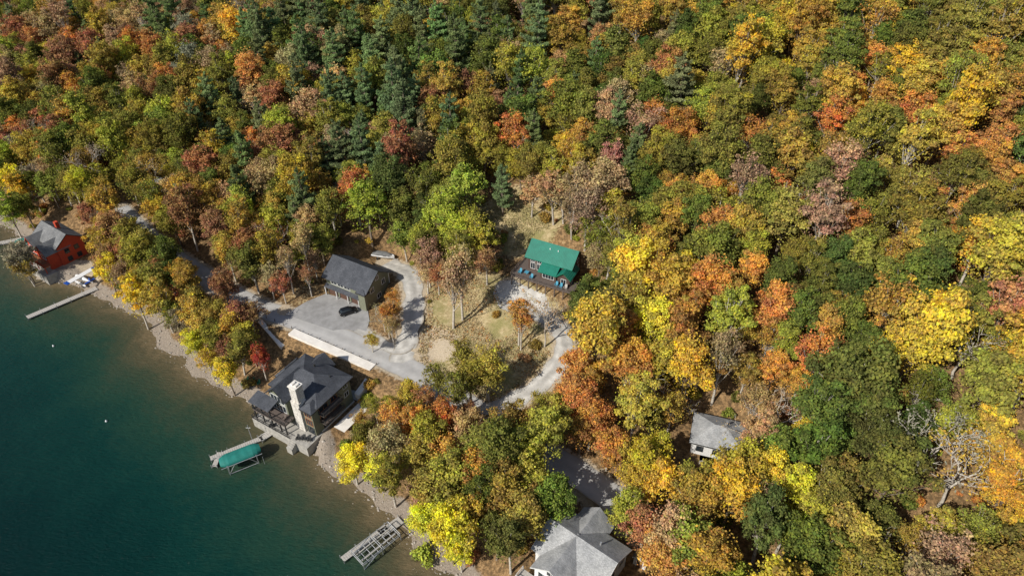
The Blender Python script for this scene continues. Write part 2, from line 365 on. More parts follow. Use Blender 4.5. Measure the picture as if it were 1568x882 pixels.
def noise(sc,det=8,ro=.65):
    n_=N.new('ShaderNodeTexNoise'); n_.inputs['Scale'].default_value=sc; n_.inputs['Detail'].default_value=det; n_.inputs['Roughness'].default_value=ro; L.new(geo.outputs['Position'],n_.inputs['Vector']); return n_
def ramp(src,stops):
    cr=N.new('ShaderNodeValToRGB'); e=cr.color_ramp.elements
    e[0].position,e[0].color=stops[0][0],(*stops[0][1],1); e[1].position,e[1].color=stops[-1][0],(*stops[-1][1],1)
    for p_,c_ in stops[1:-1]: k=e.new(p_); k.color=(*c_,1)
    L.new(src,cr.inputs[0]); return cr
def mixc(fac,a,b_):
    mx=N.new('ShaderNodeMix'); mx.data_type='RGBA'; L.new(fac,mx.inputs[0]); L.new(a,mx.inputs[6]); L.new(b_,mx.inputs[7]); return mx.outputs[2]
n1=noise(1.3,12,.75); n2=noise(.18,6); n3=noise(4,8,.8)
litter=ramp(n1.outputs[0],[(.3,(.05,.035,.022)),(.47,(.17,.11,.055)),(.57,(.34,.21,.10)),(.72,(.44,.35,.21))])
gr=ramp(n1.outputs[0],[(.3,(.20,.15,.07)),(.5,(.42,.33,.18)),(.7,(.62,.52,.33))])
gr2=ramp(n3.outputs[0],[(.3,(.15,.145,.05)),(.7,(.36,.31,.14))])
g2f=ramp(n2.outputs[0],[(.45,(0,0,0)),(.62,(1,1,1))])
grc=mixc(g2f.outputs[0],gr.outputs[0],gr2.outputs[0])
be=ramp(n3.outputs[0],[(.3,(.15,.12,.095)),(.5,(.30,.25,.20)),(.7,(.46,.40,.33))])
di=ramp(n3.outputs[0],[(.3,(.32,.25,.17)),(.7,(.60,.51,.38))])
def attr(n_): a=N.new('ShaderNodeAttribute'); a.attribute_name=n_; return a
def noisy(a,amt=.9):
    m1=N.new('ShaderNodeMath'); m1.operation='SUBTRACT'; L.new(n1.outputs[0],m1.inputs[0]); m1.inputs[1].default_value=.5
    m2=N.new('ShaderNodeMath'); m2.operation='MULTIPLY_ADD'; L.new(m1.outputs[0],m2.inputs[0]); m2.inputs[1].default_value=amt*3; L.new(a,m2.inputs[2])
    m3=N.new('ShaderNodeMapRange'); m3.inputs[1].default_value=.35; m3.inputs[2].default_value=.65; L.new(m2.outputs[0],m3.inputs[0]); return m3.outputs[0]
c=mixc(noisy(attr('grass').outputs['Fac']),litter.outputs[0],grc)
c=mixc(noisy(attr('dirt').outputs['Fac'],.6),c,di.outputs[0])
c=mixc(noisy(attr('beach').outputs['Fac'],.5),c,be.outputs[0])
L.new(c,b.inputs['Base Color'])
bp=N.new('ShaderNodeBump'); bp.inputs['Strength'].default_value=.8; bp.inputs['Distance'].default_value=.35; L.new(n1.outputs[0],bp.inputs['Height']); L.new(bp.outputs[0],b.inputs['Normal'])
me=fastmesh('ground',verts,faces,[gm])
for nm,arr in(('grass',grass),('beach',beach),('dirt',dirt)):
    a=me.attributes.new(nm,'FLOAT','POINT'); a.data.foreach_set('value',arr.ravel().astype(np.float32))
me.polygons.foreach_set('use_smooth',np.ones(len(me.polygons),bool))
COL.objects.link(bpy.data.objects.new('ground',me))
# ------------------------------------------------------------ water
wm,nt,b=newmat('lake_water'); N=nt.nodes;L=nt.links
geo=N.new('ShaderNodeNewGeometry')
at=N.new('ShaderNodeAttribute'); at.attribute_name='depth'
nn=noise(.06,7,.6); nf=noise(.45,10,.75)
ma=N.new('ShaderNodeMath'); ma.operation='MULTIPLY_ADD'; L.new(nn.outputs[0],ma.inputs[0]); ma.inputs[1].default_value=.40; L.new(at.outputs['Fac'],ma.inputs[2])
mb=N.new('ShaderNodeMath'); mb.operation='MULTIPLY_ADD'; L.new(nf.outputs[0],mb.inputs[0]); mb.inputs[1].default_value=.32; L.new(ma.outputs[0],mb.inputs[2])
mc=N.new('ShaderNodeMath'); mc.operation='SUBTRACT'; L.new(mb.outputs[0],mc.inputs[0]); mc.inputs[1].default_value=.36
cr=ramp(mc.outputs[0],[(0,(.15,.115,.065)),(.10,(.085,.075,.042)),(.26,(.040,.056,.033)),(.42,(.014,.046,.030)),(.6,(.003,.031,.025)),(.8,(.0008,.0195,.0175)),(1,(.0004,.0135,.0135))])
L.new(cr.outputs[0],b.inputs['Base Color']); b.inputs['Roughness'].default_value=.12; b.inputs['Specular IOR Level'].default_value=.20; b.inputs['IOR'].default_value=1.33
mp=N.new('ShaderNodeMapping'); mp.inputs['Rotation'].default_value=(0,0,.5); mp.inputs['Scale'].default_value=(1,2.2,1); L.new(geo.outputs['Position'],mp.inputs[0])
wn=N.new('ShaderNodeTexNoise'); wn.inputs['Scale'].default_value=.8; wn.inputs['Detail'].default_value=6; wn.inputs['Roughness'].default_value=.65; L.new(mp.outputs[0],wn.inputs['Vector'])
bp=N.new('ShaderNodeBump'); bp.inputs['Strength'].default_value=.9; bp.inputs['Distance'].default_value=.3; L.new(wn.outputs[0],bp.inputs['Height']); L.new(bp.outputs[0],b.inputs['Normal'])
wx=axis(-240,60,2.0,4000); wy=axis(20,260,2.0,4500)
WX,WY=np.meshgrid(wx,wy); wd=segdist(WX,WY,SL); wd=np.where(inside(WX,WY,land),0,wd)
dep=np.interp(wd,[0,3,10,20,34,60],[0,.1,.32,.5,.72,1.0])
idx=np.arange(WX.size).reshape(WX.shape)
wf=np.stack([idx[:-1,:-1].ravel(),idx[:-1,1:].ravel(),idx[1:,1:].ravel(),idx[1:,:-1].ravel()],1)
ctr=WX.ravel()[wf].mean(1),WY.ravel()[wf].mean(1)
keep=(wd.ravel()[wf].max(1)>0)|(segdist(ctr[0],ctr[1],SL)<8)
me=fastmesh('lake_water',np.stack([WX.ravel(),WY.ravel(),np.zeros(WX.size)],1),wf[keep],[wm])
a=me.attributes.new('depth','FLOAT','POINT'); a.data.foreach_set('value',dep.ravel().astype(np.float32))
COL.objects.link(bpy.data.objects.new('lake_water',me))
def sheet(name,pts,m,lift):
    mesh_obj(name,[(x,y,z+lift) for x,y,z in pts],[tuple(range(len(pts)))],M[m])
sheet('parking_area',[(x,y,zpad) for x,y in padw],'pad',0.14)
def draped(name,px_poly,m,lift,step=1.0):
    P=np.array([Gp(*q)[:2] for q in px_poly]); x0,y0=P.min(0);x1,y1=P.max(0)
    xs=np.arange(x0,x1+step,step);ys=np.arange(y0,y1+step,step); V=[];ix={};Fc=[]
    def vid(i,j):
        if (i,j) not in ix: ix[(i,j)]=len(V); V.append((xs[i],ys[j],Hh(xs[i],ys[j])+lift))
        return ix[(i,j)]
    for i in range(len(xs)-1):
        for j in range(len(ys)-1):
            if inside(np.array([xs[i]+step/2]),np.array([ys[j]+step/2]),P)[0]: Fc.append((vid(i,j),vid(i+1,j),vid(i+1,j+1),vid(i,j+1)))
    o=mesh_obj(name,V,Fc,M[m]); a=o.data.attributes.new('across','FLOAT','POINT'); a.data.foreach_set('value',[.4]*len(V)); return o
draped('gravel_apron',[(755,450),(765,430),(800,436),(835,452),(848,484),(834,496),(800,486),(765,472)],'gravel',0.1,0.4)
# ------------------------------------------------------------ lakeside house
a=math.radians(-31); h=empty('lakeside_house',LH,a); LA=a
box(h,'foundation',-6.7,6.7,-4.7,5.7,-3,.3,'concrete')
box(h,'main_wall',-6.5,6.5,-4.5,5.5,.3,7.7,'sagewall')
hip(h,-6.5,6.5,-4.5,5.5,7.7,2.7,'roofdark',.7)
box(h,'front_bay_wall',-5.8,-.8,-6.5,-4.503,.3,7.7,'sagewall')
gable(h,-5.8,-.8,-6.5,0,7.7,2.3,'roofdark','sagewall','y',.6,'trimdark')
box(h,'left_wing_wall',-9,-6.503,-1,5,.3,5.9,'sagewall')
hip(h,-9,-6.5,-1,5,5.9,1.7,'roofdark',.5)
box(h,'rear_entry_wall',-5,0,5.503,7.4,2,7.0,'sagewall')
gable(h,-5,0,4,7.4,7.0,2.0,'roofdark','sagewall','y',.4,'trimdark')
box(h,'right_bay_wall',4.0,6.5,-6.3,-4.503,.3,7.4,'sagewall'); hip(h,4.0,6.5,-6.3,-3,7.4,1.2,'roofdark',.5)
boxes(h,'chimney',[(1.1,3.5,-6.6,-4.503,-1,8.6),(1.3,3.3,-6.3,-4.4,8.6,12.6)],'stone')
boxes(h,'chimney_cap',[(1.15,3.45,-6.45,-4.25,12.6,12.85),(1.5,2.1,-5.8,-4.9,12.85,13.2),(2.5,3.1,-5.8,-4.9,12.85,13.2)],'concrete')
box(h,'upper_deck',-9,.8,-9.4,-6.503,2.7,2.9,'wooddark')
railing(h,[(-9,-6.6),(-9,-9.3),(.8,-9.3),(.8,-6.6)],2.9,'trimdark')
slab(h,'porch_roof',[[(-9.3,-9.7,5.5),(-3.2,-9.7,5.5),(-3.2,-6.55,6.2),(-9.3,-6.55,6.2)]],.2,'roofdark')
boxes(h,'posts',[(x-.12,x+.12,-9.3,-9.06,-2,5.32) for x in(-8.8,-6.2,-3.5)]+[(x-.12,x+.12,-9.3,-9.06,-2,2.7) for x in(-1,.6)],'trimdark')
box(h,'patio',-9.5,7,-9.9,-4.8,-3,.08,'patio')
railing(h,[(-9.5,-5.5),(-9.5,-9.8),(2,-9.8)],.08,'trimdark')
boxes(h,'steps',[(2.2,3.8,-10.2-i*.4,-9.9-i*.4+.1,-3,-.1-i*.25) for i in range(4)],'patio')
for z in(2.9,5.4):
    box(h,'side_balcony',6.503,8.1,-4.5,1.5,z-.2,z,'wooddark'); railing(h,[(6.5,-4.5),(8.05,-4.5),(8.05,1.5),(6.5,1.5)],z,'trimdark')
    win(h,'E',6.5,-3,z+.1,2.4,1.9,'cedar',2); win(h,'E',6.5,.2,z+.1,1.8,1.9,'cedar',2); win(h,'E',6.5,3.9,z+.6,1.2,1.2,'trim')
    win(h,'S',-6.3,5.25,z+.2,1.8,1.7,'cedar',3); win(h,'S',-6.5,-3.3,z+.2,3.9,1.9,'trim',4)
win(h,'E',6.5,-2.5,.5,2.6,1.9,'trimdark',3); win(h,'S',-6.5,-3.3,.5,4,1.9,'trimdark',4); win(h,'S',-6.3,5.25,.5,1.8,1.9,'trimdark',3)
win(h,'S',-1,-7.7,3.2,1.8,1.5,'trim',2); win(h,'W',-9,2,3.4,2.6,1.5,'trim',3)
boxes(h,'roof_vents',[(-1.2,-.9,3,3.3,9,10),(4,4.2,2.4,2.6,8.6,9.7)],'trimdark')
def chair(name,wx_,wy_,wz,ang,m):
    e=empty(name,(wx_,wy_,wz),ang)
    boxes(e,'seat',[(-.35,.35,-.35,.3,.33,.39)],m); boxes(e,'arms',[(-.42,-.3,-.4,.35,.55,.6),(.3,.42,-.4,.35,.55,.6)],m)
    boxes(e,'legs',[(-.4,-.33,-.38,-.3,0,.55),(.33,.4,-.38,-.3,0,.55),(-.4,-.33,.25,.33,0,.55),(.33,.4,.25,.33,0,.55)],m)
    slab(e,'backrest',[[(-.33,.3,.35),(.33,.3,.35),(.26,.62,1.1),(-.26,.62,1.1)]],.07,m)
for px,py,m_ in((378,583,'greenpaint'),(387,584,'greenpaint'),(396,588,'greenpaint'),(372,590,'greenpaint')):
    g=Gp(px,py); chair('adirondack_chair',g[0],g[1],g[2],random.uniform(-.5,.5)-.5,m_)
for x,y in((-7.5,-8),(-5.5,-7.8),(-.8,-8)):
    q=loc2w(LH,a,x,y); chair('deck_chair',q[0],q[1],LH[2]+2.9,a,'wooddark')
q=[loc2w(LH,a,x,y) for x,y in((4.8,-8.4),(6,-8),(3.6,-9),(-4,-9.4))]
for s in q: chair('patio_chair',s[0],s[1],LH[2]+.08,a+.4,'trimdark')
# ------------------------------------------------------------ retaining walls
def wall(name,pts,th,m):
    V=[];Fc=[]
    for (x0,y0,b0,t0),(x1,y1,b1,t1) in zip(pts[:-1],pts[1:]):
        d=Vector((x1-x0,y1-y0)).normalized(); n=Vector((-d.y,d.x))*th/2; k=len(V)
        V+=[(x0-n.x,y0-n.y,b0),(x1-n.x,y1-n.y,b1),(x1+n.x,y1+n.y,b1),(x0+n.x,y0+n.y,b0),(x0-n.x,y0-n.y,t0),(x1-n.x,y1-n.y,t1),(x1+n.x,y1+n.y,t1),(x0+n.x,y0+n.y,t0)]
        Fc+=[tuple(i+k for i in f) for f in BF]
    return mesh_obj(name,V,Fc,M[m])
zr=zpad
def WP(px,py,z): q=at_z(px,py,z); return (q[0],q[1],1.0,z)
wall('retaining_wall',[WP(446,507,zr+.45),WP(510,535,zr+.45),WP(571,562,zr+.4)],2.2,'concrete')
wall('retaining_wall',[WP(573,566,zr+.2),WP(561,584,zr-.9),WP(546,604,zr-2.4)],1.5,'concrete')
wall('retaining_wall',[WP(398,491,zr+.1),WP(416,511,zr-.6),WP(433,530,zr-1.4)],1.2,'concrete')
q=rectw(LH,a,8.5,11.5,-3,8); sheet('stone_terrace',[(x,y,LH[2]+.9) for x,y in q],'concrete',.2)
q=rectw(LH,a,-8,8.2,5.8,9.5); sheet('rear_court',[(x,y,LH[2]+.4) for x,y in q],'patio',.1)
gp_=[at_z(408+i*13,486+i*5.6,zr+.1) for i in range(14)]; e=empty('guard_rail',(0,0,0))
boxes(e,'posts',[(x-.07,x+.07,y-.07,y+.07,zr-.5,zr+.8) for x,y in gp_],'wooddark')
# ------------------------------------------------------------ garage
gz=zpad+.05; g=empty('garage',(gar_c[0],gar_c[1],gz),ANG)
box(g,'wall',-7,6.2,-4.6,4.6,-.5,5.9,'sagewall')
gable(g,-7,6.2,-4.6,4.6,5.9,3.2,'roofdark','sagewall','x',.8,'trimdark')
for x in(-5.2,-1.4,2.4):
    boxes(g,'garage_door',[(x-1.4,x+1.4,-4.68,-4.603,.05,2.6)],'door')
    boxes(g,'door_trim',[(x-1.55,x-1.4,-4.72,-4.6,.0,2.75),(x+1.4,x+1.55,-4.72,-4.6,0,2.75),(x-1.4,x+1.4,-4.72,-4.6,2.6,2.75)]+[(x-1.4,x+1.4,-4.7,-4.682,z,z+.04) for z in(.7,1.35,2)],'trimdark')
slab(g,'pent_roof',[[(-7.2,-5.7,2.9),(4.3,-5.7,2.9),(4.3,-4.603,3.4),(-7.2,-4.603,3.4)]],.15,'roofdark')
for x in(-4.4,-2.2,0): win(g,'S',-4.6,x,3.9,1.8,1.3,'trim',2)
box(g,'entry_bay',4.4,6.5,-5.6,-4.62,-.5,5.2,'sagewall'); hip(g,4.4,6.5,-5.6,-4.3,5.2,.7,'roofdark',.4)
boxes(g,'posts',[(x-.1,x+.1,-5.6,-5.4,0,2.75) for x in(-7,-3.3,.5,4.1)],'trim')
win(g,'E',6.2,-2.3,3.8,1.2,1.4,'trim'); win(g,'E',6.2,2.2,3.8,1.2,1.4,'trim'); win(g,'E',6.2,0,.8,1.4,1.2,'trim'); win(g,'E',6.2,0,6.4,1.1,1.1,'trim')
boxes(g,'corner_boards',[(6.203,6.28,-4.65,-4.4,-.4,5.9),(6.203,6.28,4.4,4.65,-.4,5.9)],'trim')
# ------------------------------------------------------------ green roof house
a=math.radians(-27); GS=.86; h=empty('green_roof_house',GH,a,GS)
box(h,'wall',-6.5,6.5,-3.8,4,-3,7.2,'brownwall')
gable(h,-6.5,6.5,-3.8,4,7.2,3.0,'roofgreen','brownwall','x',.8,'greenpaint')
box(h,'porch_wall',-1.5,3.4,-6.4,-3.803,2.6,5.2,'brownwall')
slab(h,'porch_roof',[[(-2,-7.2,5.1),(3.6,-7.2,5.1),(3.6,-3.81,6.7),(-2,-3.81,6.7)]],.18,'roofgreen')
box(h,'side_wing_wall',3.9,7.6,-6.6,-3.81,-2,5.2,'brownwall'); gable(h,3.9,7.6,-6.6,-1,5.2,1.5,'roofgreen','brownwall','y',.5,'greenpaint')
box(h,'deck',-9.5,9.6,-9.0,-3.81,2.4,2.6,'wooddark'); box(h,'side_deck',-9.5,-6.503,-3.805,3,2.4,2.6,'wooddark')
railing(h,[(-9.5,3),(-9.5,-8.95),(9.6,-8.95),(9.6,-4)],2.6,'wooddark')
boxes(h,'deck_posts',[(x-.13,x+.13,-8.9,-8.65,-5,2.4) for x in np.linspace(-9.3,9.4,8)]+[(x-.13,x+.13,-5.2,-5,-5,2.4) for x in(-9.3,-6,9.3)],'wooddark')
boxes(h,'deck_beam',[(-9.4,9.5,-8.6,-8.45,1.9,2.38)],'wooddark')
for x in(-5,-3): win(h,'S',-3.8,x,3,1.3,1.9,'trim'); win(h,'S',-3.8,x,5.4,1.2,1.2,'trim')
win(h,'S',-6.4,1,3.1,3.4,1.5,'trim',4); win(h,'S',-6.6,5.75,3,1.4,1.5,'trim')
for y in(-1.8,1.8):
    win(h,'E',6.5,y,5.3,1.0,1.3,'trim'); win(h,'E',6.5,y+.3,2.9,1.0,1.3,'trim')
win(h,'E',7.6,-5.2,2.9,1.1,1.3,'trim'); win(h,'E',6.5,.1,8,.9,.9,'trim')
boxes(h,'roof_vents',[(-1,-.8,-1.4,-1.2,9,9.7),(1.5,1.7,-1.4,-1.2,9,9.7)],'white')
boxes(h,'deck_table',[(-6.2,-5,-7.2,-6,3.3,3.38),(-5.7,-5.5,-6.7,-6.5,2.6,3.3)],'bluepaint')
for x,y,m_ in((-7.5,-7,'bluepaint'),(4.2,-8,'bluepaint'),(5.6,-8.1,'bluepaint'),(-3.5,-8,'bluepaint'),(7,-8,'wood')):
    q=loc2w(GH,a,x*GS,y*GS); chair('deck_chair',q[0],q[1],GH[2]+2.6*GS,a,m_)
# ------------------------------------------------------------ bottom grey-roof house
a=math.radians(-38); h=empty('grey_roof_house',BH,a,.95)
box(h,'wall',-6.5,7,-5,5,-3,5.6,'whitewall'); gable(h,-6.5,7,-5,5,5.6,2.8,'roofgrey','whitewall','x',.6)
box(h,'front_wing',-4.5,2.5,-8.0,-5.003,-3,5.6,'whitewall'); gable(h,-4.5,2.5,-8.0,0,5.6,2.7,'roofgrey','whitewall','y',.6)
box(h,'rear_wing',-4,2,5.003,7.5,-2,5.2,'whitewall'); gable(h,-4,2,1,7.5,5.2,2.7,'roofgrey','whitewall','y',.5)
win(h,'S',-8.0,-2.6,3,2,1.8,'trim',2); win(h,'S',-8.0,.7,3,2,1.8,'trim',2); win(h,'S',-8.0,-1,5.7,1.6,1.1,'trim',2)
for x in(3.9,5.9): win(h,'S',-5,x,3,1.5,1.7,'trim'); win(h,'S',-5,x,.2,1.5,1.7,'trim')
win(h,'S',-8.0,-1,.2,4.5,2,'trim',4)
for y in(-3,0,3): win(h,'E',7,y,3,1.2,1.4,'trim')
box(h,'deck',-7,8,-10.5,-8.003,1.9,2.1,'wood'); railing(h,[(-7,-8.1),(-7,-10.4),(8,-10.4),(8,-5)],2.1,'trim'); box(h,'side_deck',2.503,8,-8.0,-5.003,1.9,2.1,'wood')
boxes(h,'deck_posts',[(x-.1,x+.1,-10.3,-10.1,-4,1.9) for x in(-6.8,-3,1,5,7.8)],'trim')
boxes(h,'roof_vents',[(3,3.3,1.5,1.8,7.4,8.5),(-5,-4.8,2,2.2,7,7.9)],'metal')
q=Gp(984,858); e=empty('garden_shed',(q[0],q[1],q[2]),-.6)
box(e,'wall',-1.2,1.2,-1.5,1.5,-1,2.3,'whitewall'); gable(e,-1.2,1.2,-1.5,1.5,2.3,.8,'roofmid','whitewall','y',.25); boxes(e,'door',[(-.5,.5,-1.56,-1.503,-.1,1.9)],'door')
# ------------------------------------------------------------ white cottage
a=math.radians(-18); h=empty('white_cottage',WH,a,.9)
box(h,'wall',-5.2,5.2,-4,4,-2,3.6,'whitewall'); hip(h,-5.2,5.2,-4,4,3.6,2.3,'roofgrey',.6)
for x in(-3.4,0,3.2): win(h,'S',-4,x,1.2,1.3,1.4,'trimdark')
win(h,'E',5.2,0,1.2,1.3,1.4,'trim'); box(h,'porch_deck',-3,3,-6.5,-4.003,-.2,0,'wood'); boxes(h,'flue',[(1,1.4,1,1.4,4.5,6.6)],'metal')
# ------------------------------------------------------------ red house
a=math.radians(-34); h=empty('red_house',RH,a,.92)
box(h,'wall',-6.5,6.5,-3.5,4.5,-2,6.6,'redwall'); gable(h,-6.5,6.5,-3.5,4.5,6.6,2.8,'roofmid','redwall','x',.6,'trimdark')
box(h,'left_gable_wall',-6,-1.5,-6.2,-3.503,-2,5.8,'redwall'); gable(h,-6,-1.5,-6.2,0,5.8,2.4,'roofmid','redwall','y',.6,'redwall')
box(h,'right_gable_wall',1.5,6,-6.8,-3.503,-2,5.8,'redwall'); gable(h,1.5,6,-6.8,0,5.8,2.4,'roofmid','redwall','y',.6,'redwall')
for z in(.6,3.4):
    win(h,'S',-6.8,3.7,z,2.4,1.6,'trim',2); win(h,'S',-6.2,-3.8,z,2.2,1.6,'trim',2); win(h,'E',6.5,-1,z,1.2,1.4,'trimdark'); win(h,'E',6.5,2,z,1.2,1.4,'trimdark')
box(h,'deck',-7,7,-9.0,-6.803,2.2,2.4,'cedar'); railing(h,[(-7,-8.9),(7,-8.9),(7,-6.9)],2.4,'redwall'); boxes(h,'deck_posts',[(x-.12,x+.12,-8.9,-8.7,-3,2.2) for x in(-6.8,-2,2,6.8)],'redwall')
box(h,'patio',-5,8,-10,-6.4,-3,.1,'patio'); boxes(h,'chimney',[(-.7,.5,1.2,2.2,8,11)],'redwall')
for px,py,an,wd_,m_ in((246,288,-35,9,'roofgrey'),(275,132,-30,10,'roofmid')):
    q=Gp(px,py,1); e=empty('forest_cabin',(q[0],q[1],q[2]),math.radians(an)); hw=wd_/2
    box(e,'wall',-hw,hw,-3.6,3.6,-3,3.6,'brownwall'); gable(e,-hw,hw,-3.6,3.6,3.6,1.9,m_,'brownwall','x',.5); win(e,'S',-3.6,-hw/2,1.4,1.3,1.3); win(e,'S',-3.6,hw/2,1.4,1.3,1.3); win(e,'E',hw,0,1.4,1.3,1.3)
# ------------------------------------------------------------ docks
def dock(name,p0,p1,width,z=.55,m='wood',n=None):
    A=Vector(at_z(*p0,z));B=Vector(at_z(*p1,z)); Ln=(B-A).length; e=empty(name,(A.x,A.y,0),math.atan2(B.y-A.y,B.x-A.x))
    nn_=max(2,int(Ln/.45)); boxes(e,'planks',[(i*Ln/nn_+.02,(i+1)*Ln/nn_-.02,-width/2,width/2,z-.08+random.uniform(-.012,.012),z) for i in range(nn_)],m)
    boxes(e,'stringers',[(0,Ln,-width/2+.05,-width/2+.17,z-.28,z-.085),(0,Ln,width/2-.17,width/2-.05,z-.28,z-.085)],'metal')
    k=max(2,int(Ln/3)); boxes(e,'piles',[(i*Ln/k-.06,i*Ln/k+.06,s*width/2-.06+s*.07,s*width/2+.06+s*.07,-3,z+.5) for i in range(k+1) for s in(-1,1)],'metal')
    return e,Ln
dock('dock',(148,441),(41,486),1.7,.6,'wood')
dock('dock',(432,650),(398,672),1.8); dock('dock',(402,670),(322,702),1.3); dock('dock',(336,692),(328,714),1.0,.5)
dock('dock',(614,795),(582,818),1.9); dock('dock',(592,806),(524,856),1.3)
dock('dock',(52,362),(-20,376),2.0)
def pipes(e,name,segs,r,m):
    V=[];Fc=[]
    for A,B in segs:
        A=Vector(A);B=Vector(B);d=(B-A).normalized(); u=d.orthogonal().normalized();v=d.cross(u); k=len(V)
        for P in(A,B):
            for i in range(6): t=i/6*2*math.pi; V.append(tuple(P+u*r*math.cos(t)+v*r*math.sin(t)))
        Fc+=[(k+i,k+(i+1)%6,k+6+(i+1)%6,k+6+i) for i in range(6)]+[tuple(range(k+5,k-1,-1)),tuple(range(k+6,k+12))]
    return mesh_obj(name,V,Fc,M[m],e)
def canopy_lift(px0,px1,w_,zt):
    A=Vector(at_z(*px0,zt));B=Vector(at_z(*px1,zt)); Ln=(B-A).length; e=empty('boat_lift',((A.x+B.x)/2,(A.y+B.y)/2,0),math.atan2(B.y-A.y,B.x-A.x))
    V=[];Fc=[];ns=12;nxs=10
    for i in range(nxs+1):
        x=-Ln/2+Ln*i/nxs; ee=1.0-max(0,abs(x)-Ln/2+1.1)*.35
        for j in range(ns+1):
            t=math.pi*j/ns; yy=-math.cos(t)*w_/2*ee; zz=zt-.7+ (math.sin(t)**.8)*1.0*ee
            V.append((x,yy,zz-(.04 if i%2 else 0)))
    for i in range(nxs):
        for j in range(ns): k=i*(ns+1)+j; Fc.append((k,k+ns+1,k+ns+2,k+1))
    Fc.append(tuple(range(ns,-1,-1))); Fc.append(tuple(range(nxs*(ns+1),nxs*(ns+1)+ns+1)))
    mesh_obj('canopy',V,Fc,M['teal'],e)
    hx=Ln/2-1.2;hy=w_/2+.15; S_=[]
    for x in(-hx,hx):
        for y in(-hy,hy): S_.append(((x,y,-3),(x,y,zt-.5)))
        S_.append(((x,-hy,.3),(x,hy,.3))); S_.append(((x,-hy,zt-.6),(x,hy,zt-.6)))
    for y in(-hy,hy): S_.append(((-hx,y,.3),(hx,y,.3))); S_.append(((-Ln/2,y,zt-.65),(Ln/2,y,zt-.65))); S_.append(((-hx,y,.3),(-hx+1.5,y,zt-.6))); S_.append(((hx,y,.3),(hx-1.5,y,zt-.6)))
    pipes(e,'frame',S_,.07,'metal'); return e
e=canopy_lift((335,706),(397,682),3.4,3.2)
pipes(e,'boat_hoist_wheel',[((4,-2.6,0),(4,-2.6,2.4))],.05,'metal')
q=at_z(386,672,.5); e=empty('dock_mast',(q[0],q[1],0)); pipes(e,'pole',[((0,0,-2),(0,0,5))],.08,'metal'); pipes(e,'crossarm',[((-.5,0,4.2),(.5,0,4.2))],.05,'metal')
canopy_lift((22,370),(50,365),3.2,3.0)
A=Vector(at_z(548,857,1));B=Vector(at_z(604,812,1)); Ln=(B-A).length
e=empty('boat_hoist',((A.x+B.x)/2,(A.y+B.y)/2,0),math.atan2(B.y-A.y,B.x-A.x)); S_=[]
for y in(-1.7,-.5,.5,1.7): S_.append(((-Ln/2,y,1.1),(Ln/2,y,1.1)))
for i in range(8): x=-Ln/2+Ln*i/7; S_.append(((x,-1.7,1.1),(x,1.7,1.1)))
for x in(-Ln/2,Ln/2,0):
    for y in(-1.9,1.9): S_.append(((x,y,-3),(x,y,2.0)))
    S_.append(((x,-1.9,2),(x,1.9,2)))
for y in(-1.9,1.9): S_.append(((-Ln/2,y,2),(Ln/2,y,2))); S_.append(((-Ln/2,y,.1),(0,y,2)))
pipes(e,'frame',S_,.07,'metal'); boxes(e,'bunks',[(-Ln/2+.4,Ln/2-.4,-.95,-.75,1.2,1.4),(-Ln/2+.4,Ln/2-.4,.75,.95,1.2,1.4)],'wood')
for px,py in((82,530),(163,645)):
    q=at_z(px,py,0); bpy.ops.mesh.primitive_uv_sphere_add(segments=16,ring_count=10,radius=.25,location=(q[0],q[1],.08)); o=bpy.context.object; o.name='mooring_buoy'; o.scale=(1,1,1.1); o.data.materials.append(M['white'])
    for v in o.data.vertices:
        if v.co.z>.2: v.co.z+=.12; v.co.x*=.6; v.co.y*=.6
# ------------------------------------------------------------ vehicles
def loft(e,name,secs,m,smooth_=True):
    V=[];Fc=[];n=len(secs[0])
    for s in secs: V+=s
    for i in range(len(secs)-1):
        for j in range(n): k=i*n; Fc.append((k+j,k+(j+1)%n,k+n+(j+1)%n,k+n+j))
    Fc.append(tuple(range(n-1,-1,-1))); Fc.append(tuple(range((len(secs)-1)*n,len(secs)*n)))
    o=mesh_obj(name,V,Fc,M[m],e)
    if smooth_: o.data.polygons.foreach_set('use_smooth',[True]*len(Fc))
    return o
def carsec(x,w_,z0,z1,r=.12): return [(x,-w_+.05,z0),(x,w_-.05,z0),(x,w_,z0+.2),(x,w_,z1-r),(x,w_-r,z1),(x,-w_+r,z1),(x,-w_,z1-r),(x,-w_,z0+.2)]
q=Gp(534,480); e=empty('parked_car',(q[0],q[1],zpad+.15),math.radians(28))
loft(e,'body',[carsec(-2.3,.8,.45,.95),carsec(-2.15,.92,.3,1.08),carsec(-.9,.95,.28,1.1),carsec(.9,.95,.28,1.08),carsec(1.9,.9,.3,1.0),carsec(2.3,.75,.45,.8)],'black')
loft(e,'cabin',[carsec(-2.1,.8,1.0,1.15),carsec(-1.8,.78,1.0,1.62),carsec(-.2,.78,1.0,1.72),carsec(.5,.76,1.0,1.62),carsec(1.15,.8,1.0,1.1)],'glass')
boxes(e,'roof_panel',[(-1.7,.35,-.66,.66,1.7,1.76)],'black')
for x in(-1.45,1.45):
    for y in(-.88,.88):
        pipes(e,'wheel',[((x,y-.12,.34),(x,y+.12,.34))],.34,'tyre'); pipes(e,'hub',[((x,y-.13,.34),(x,y+.13,.34))],.19,'metal')
boxes(e,'headlights',[(2.2,2.32,-.7,-.4,.65,.8),(2.2,2.32,.4,.7,.65,.8)],'white'); boxes(e,'mirrors',[(.6,.8,-1.08,-.93,1.05,1.2),(.6,.8,.93,1.08,1.05,1.2)],'black')
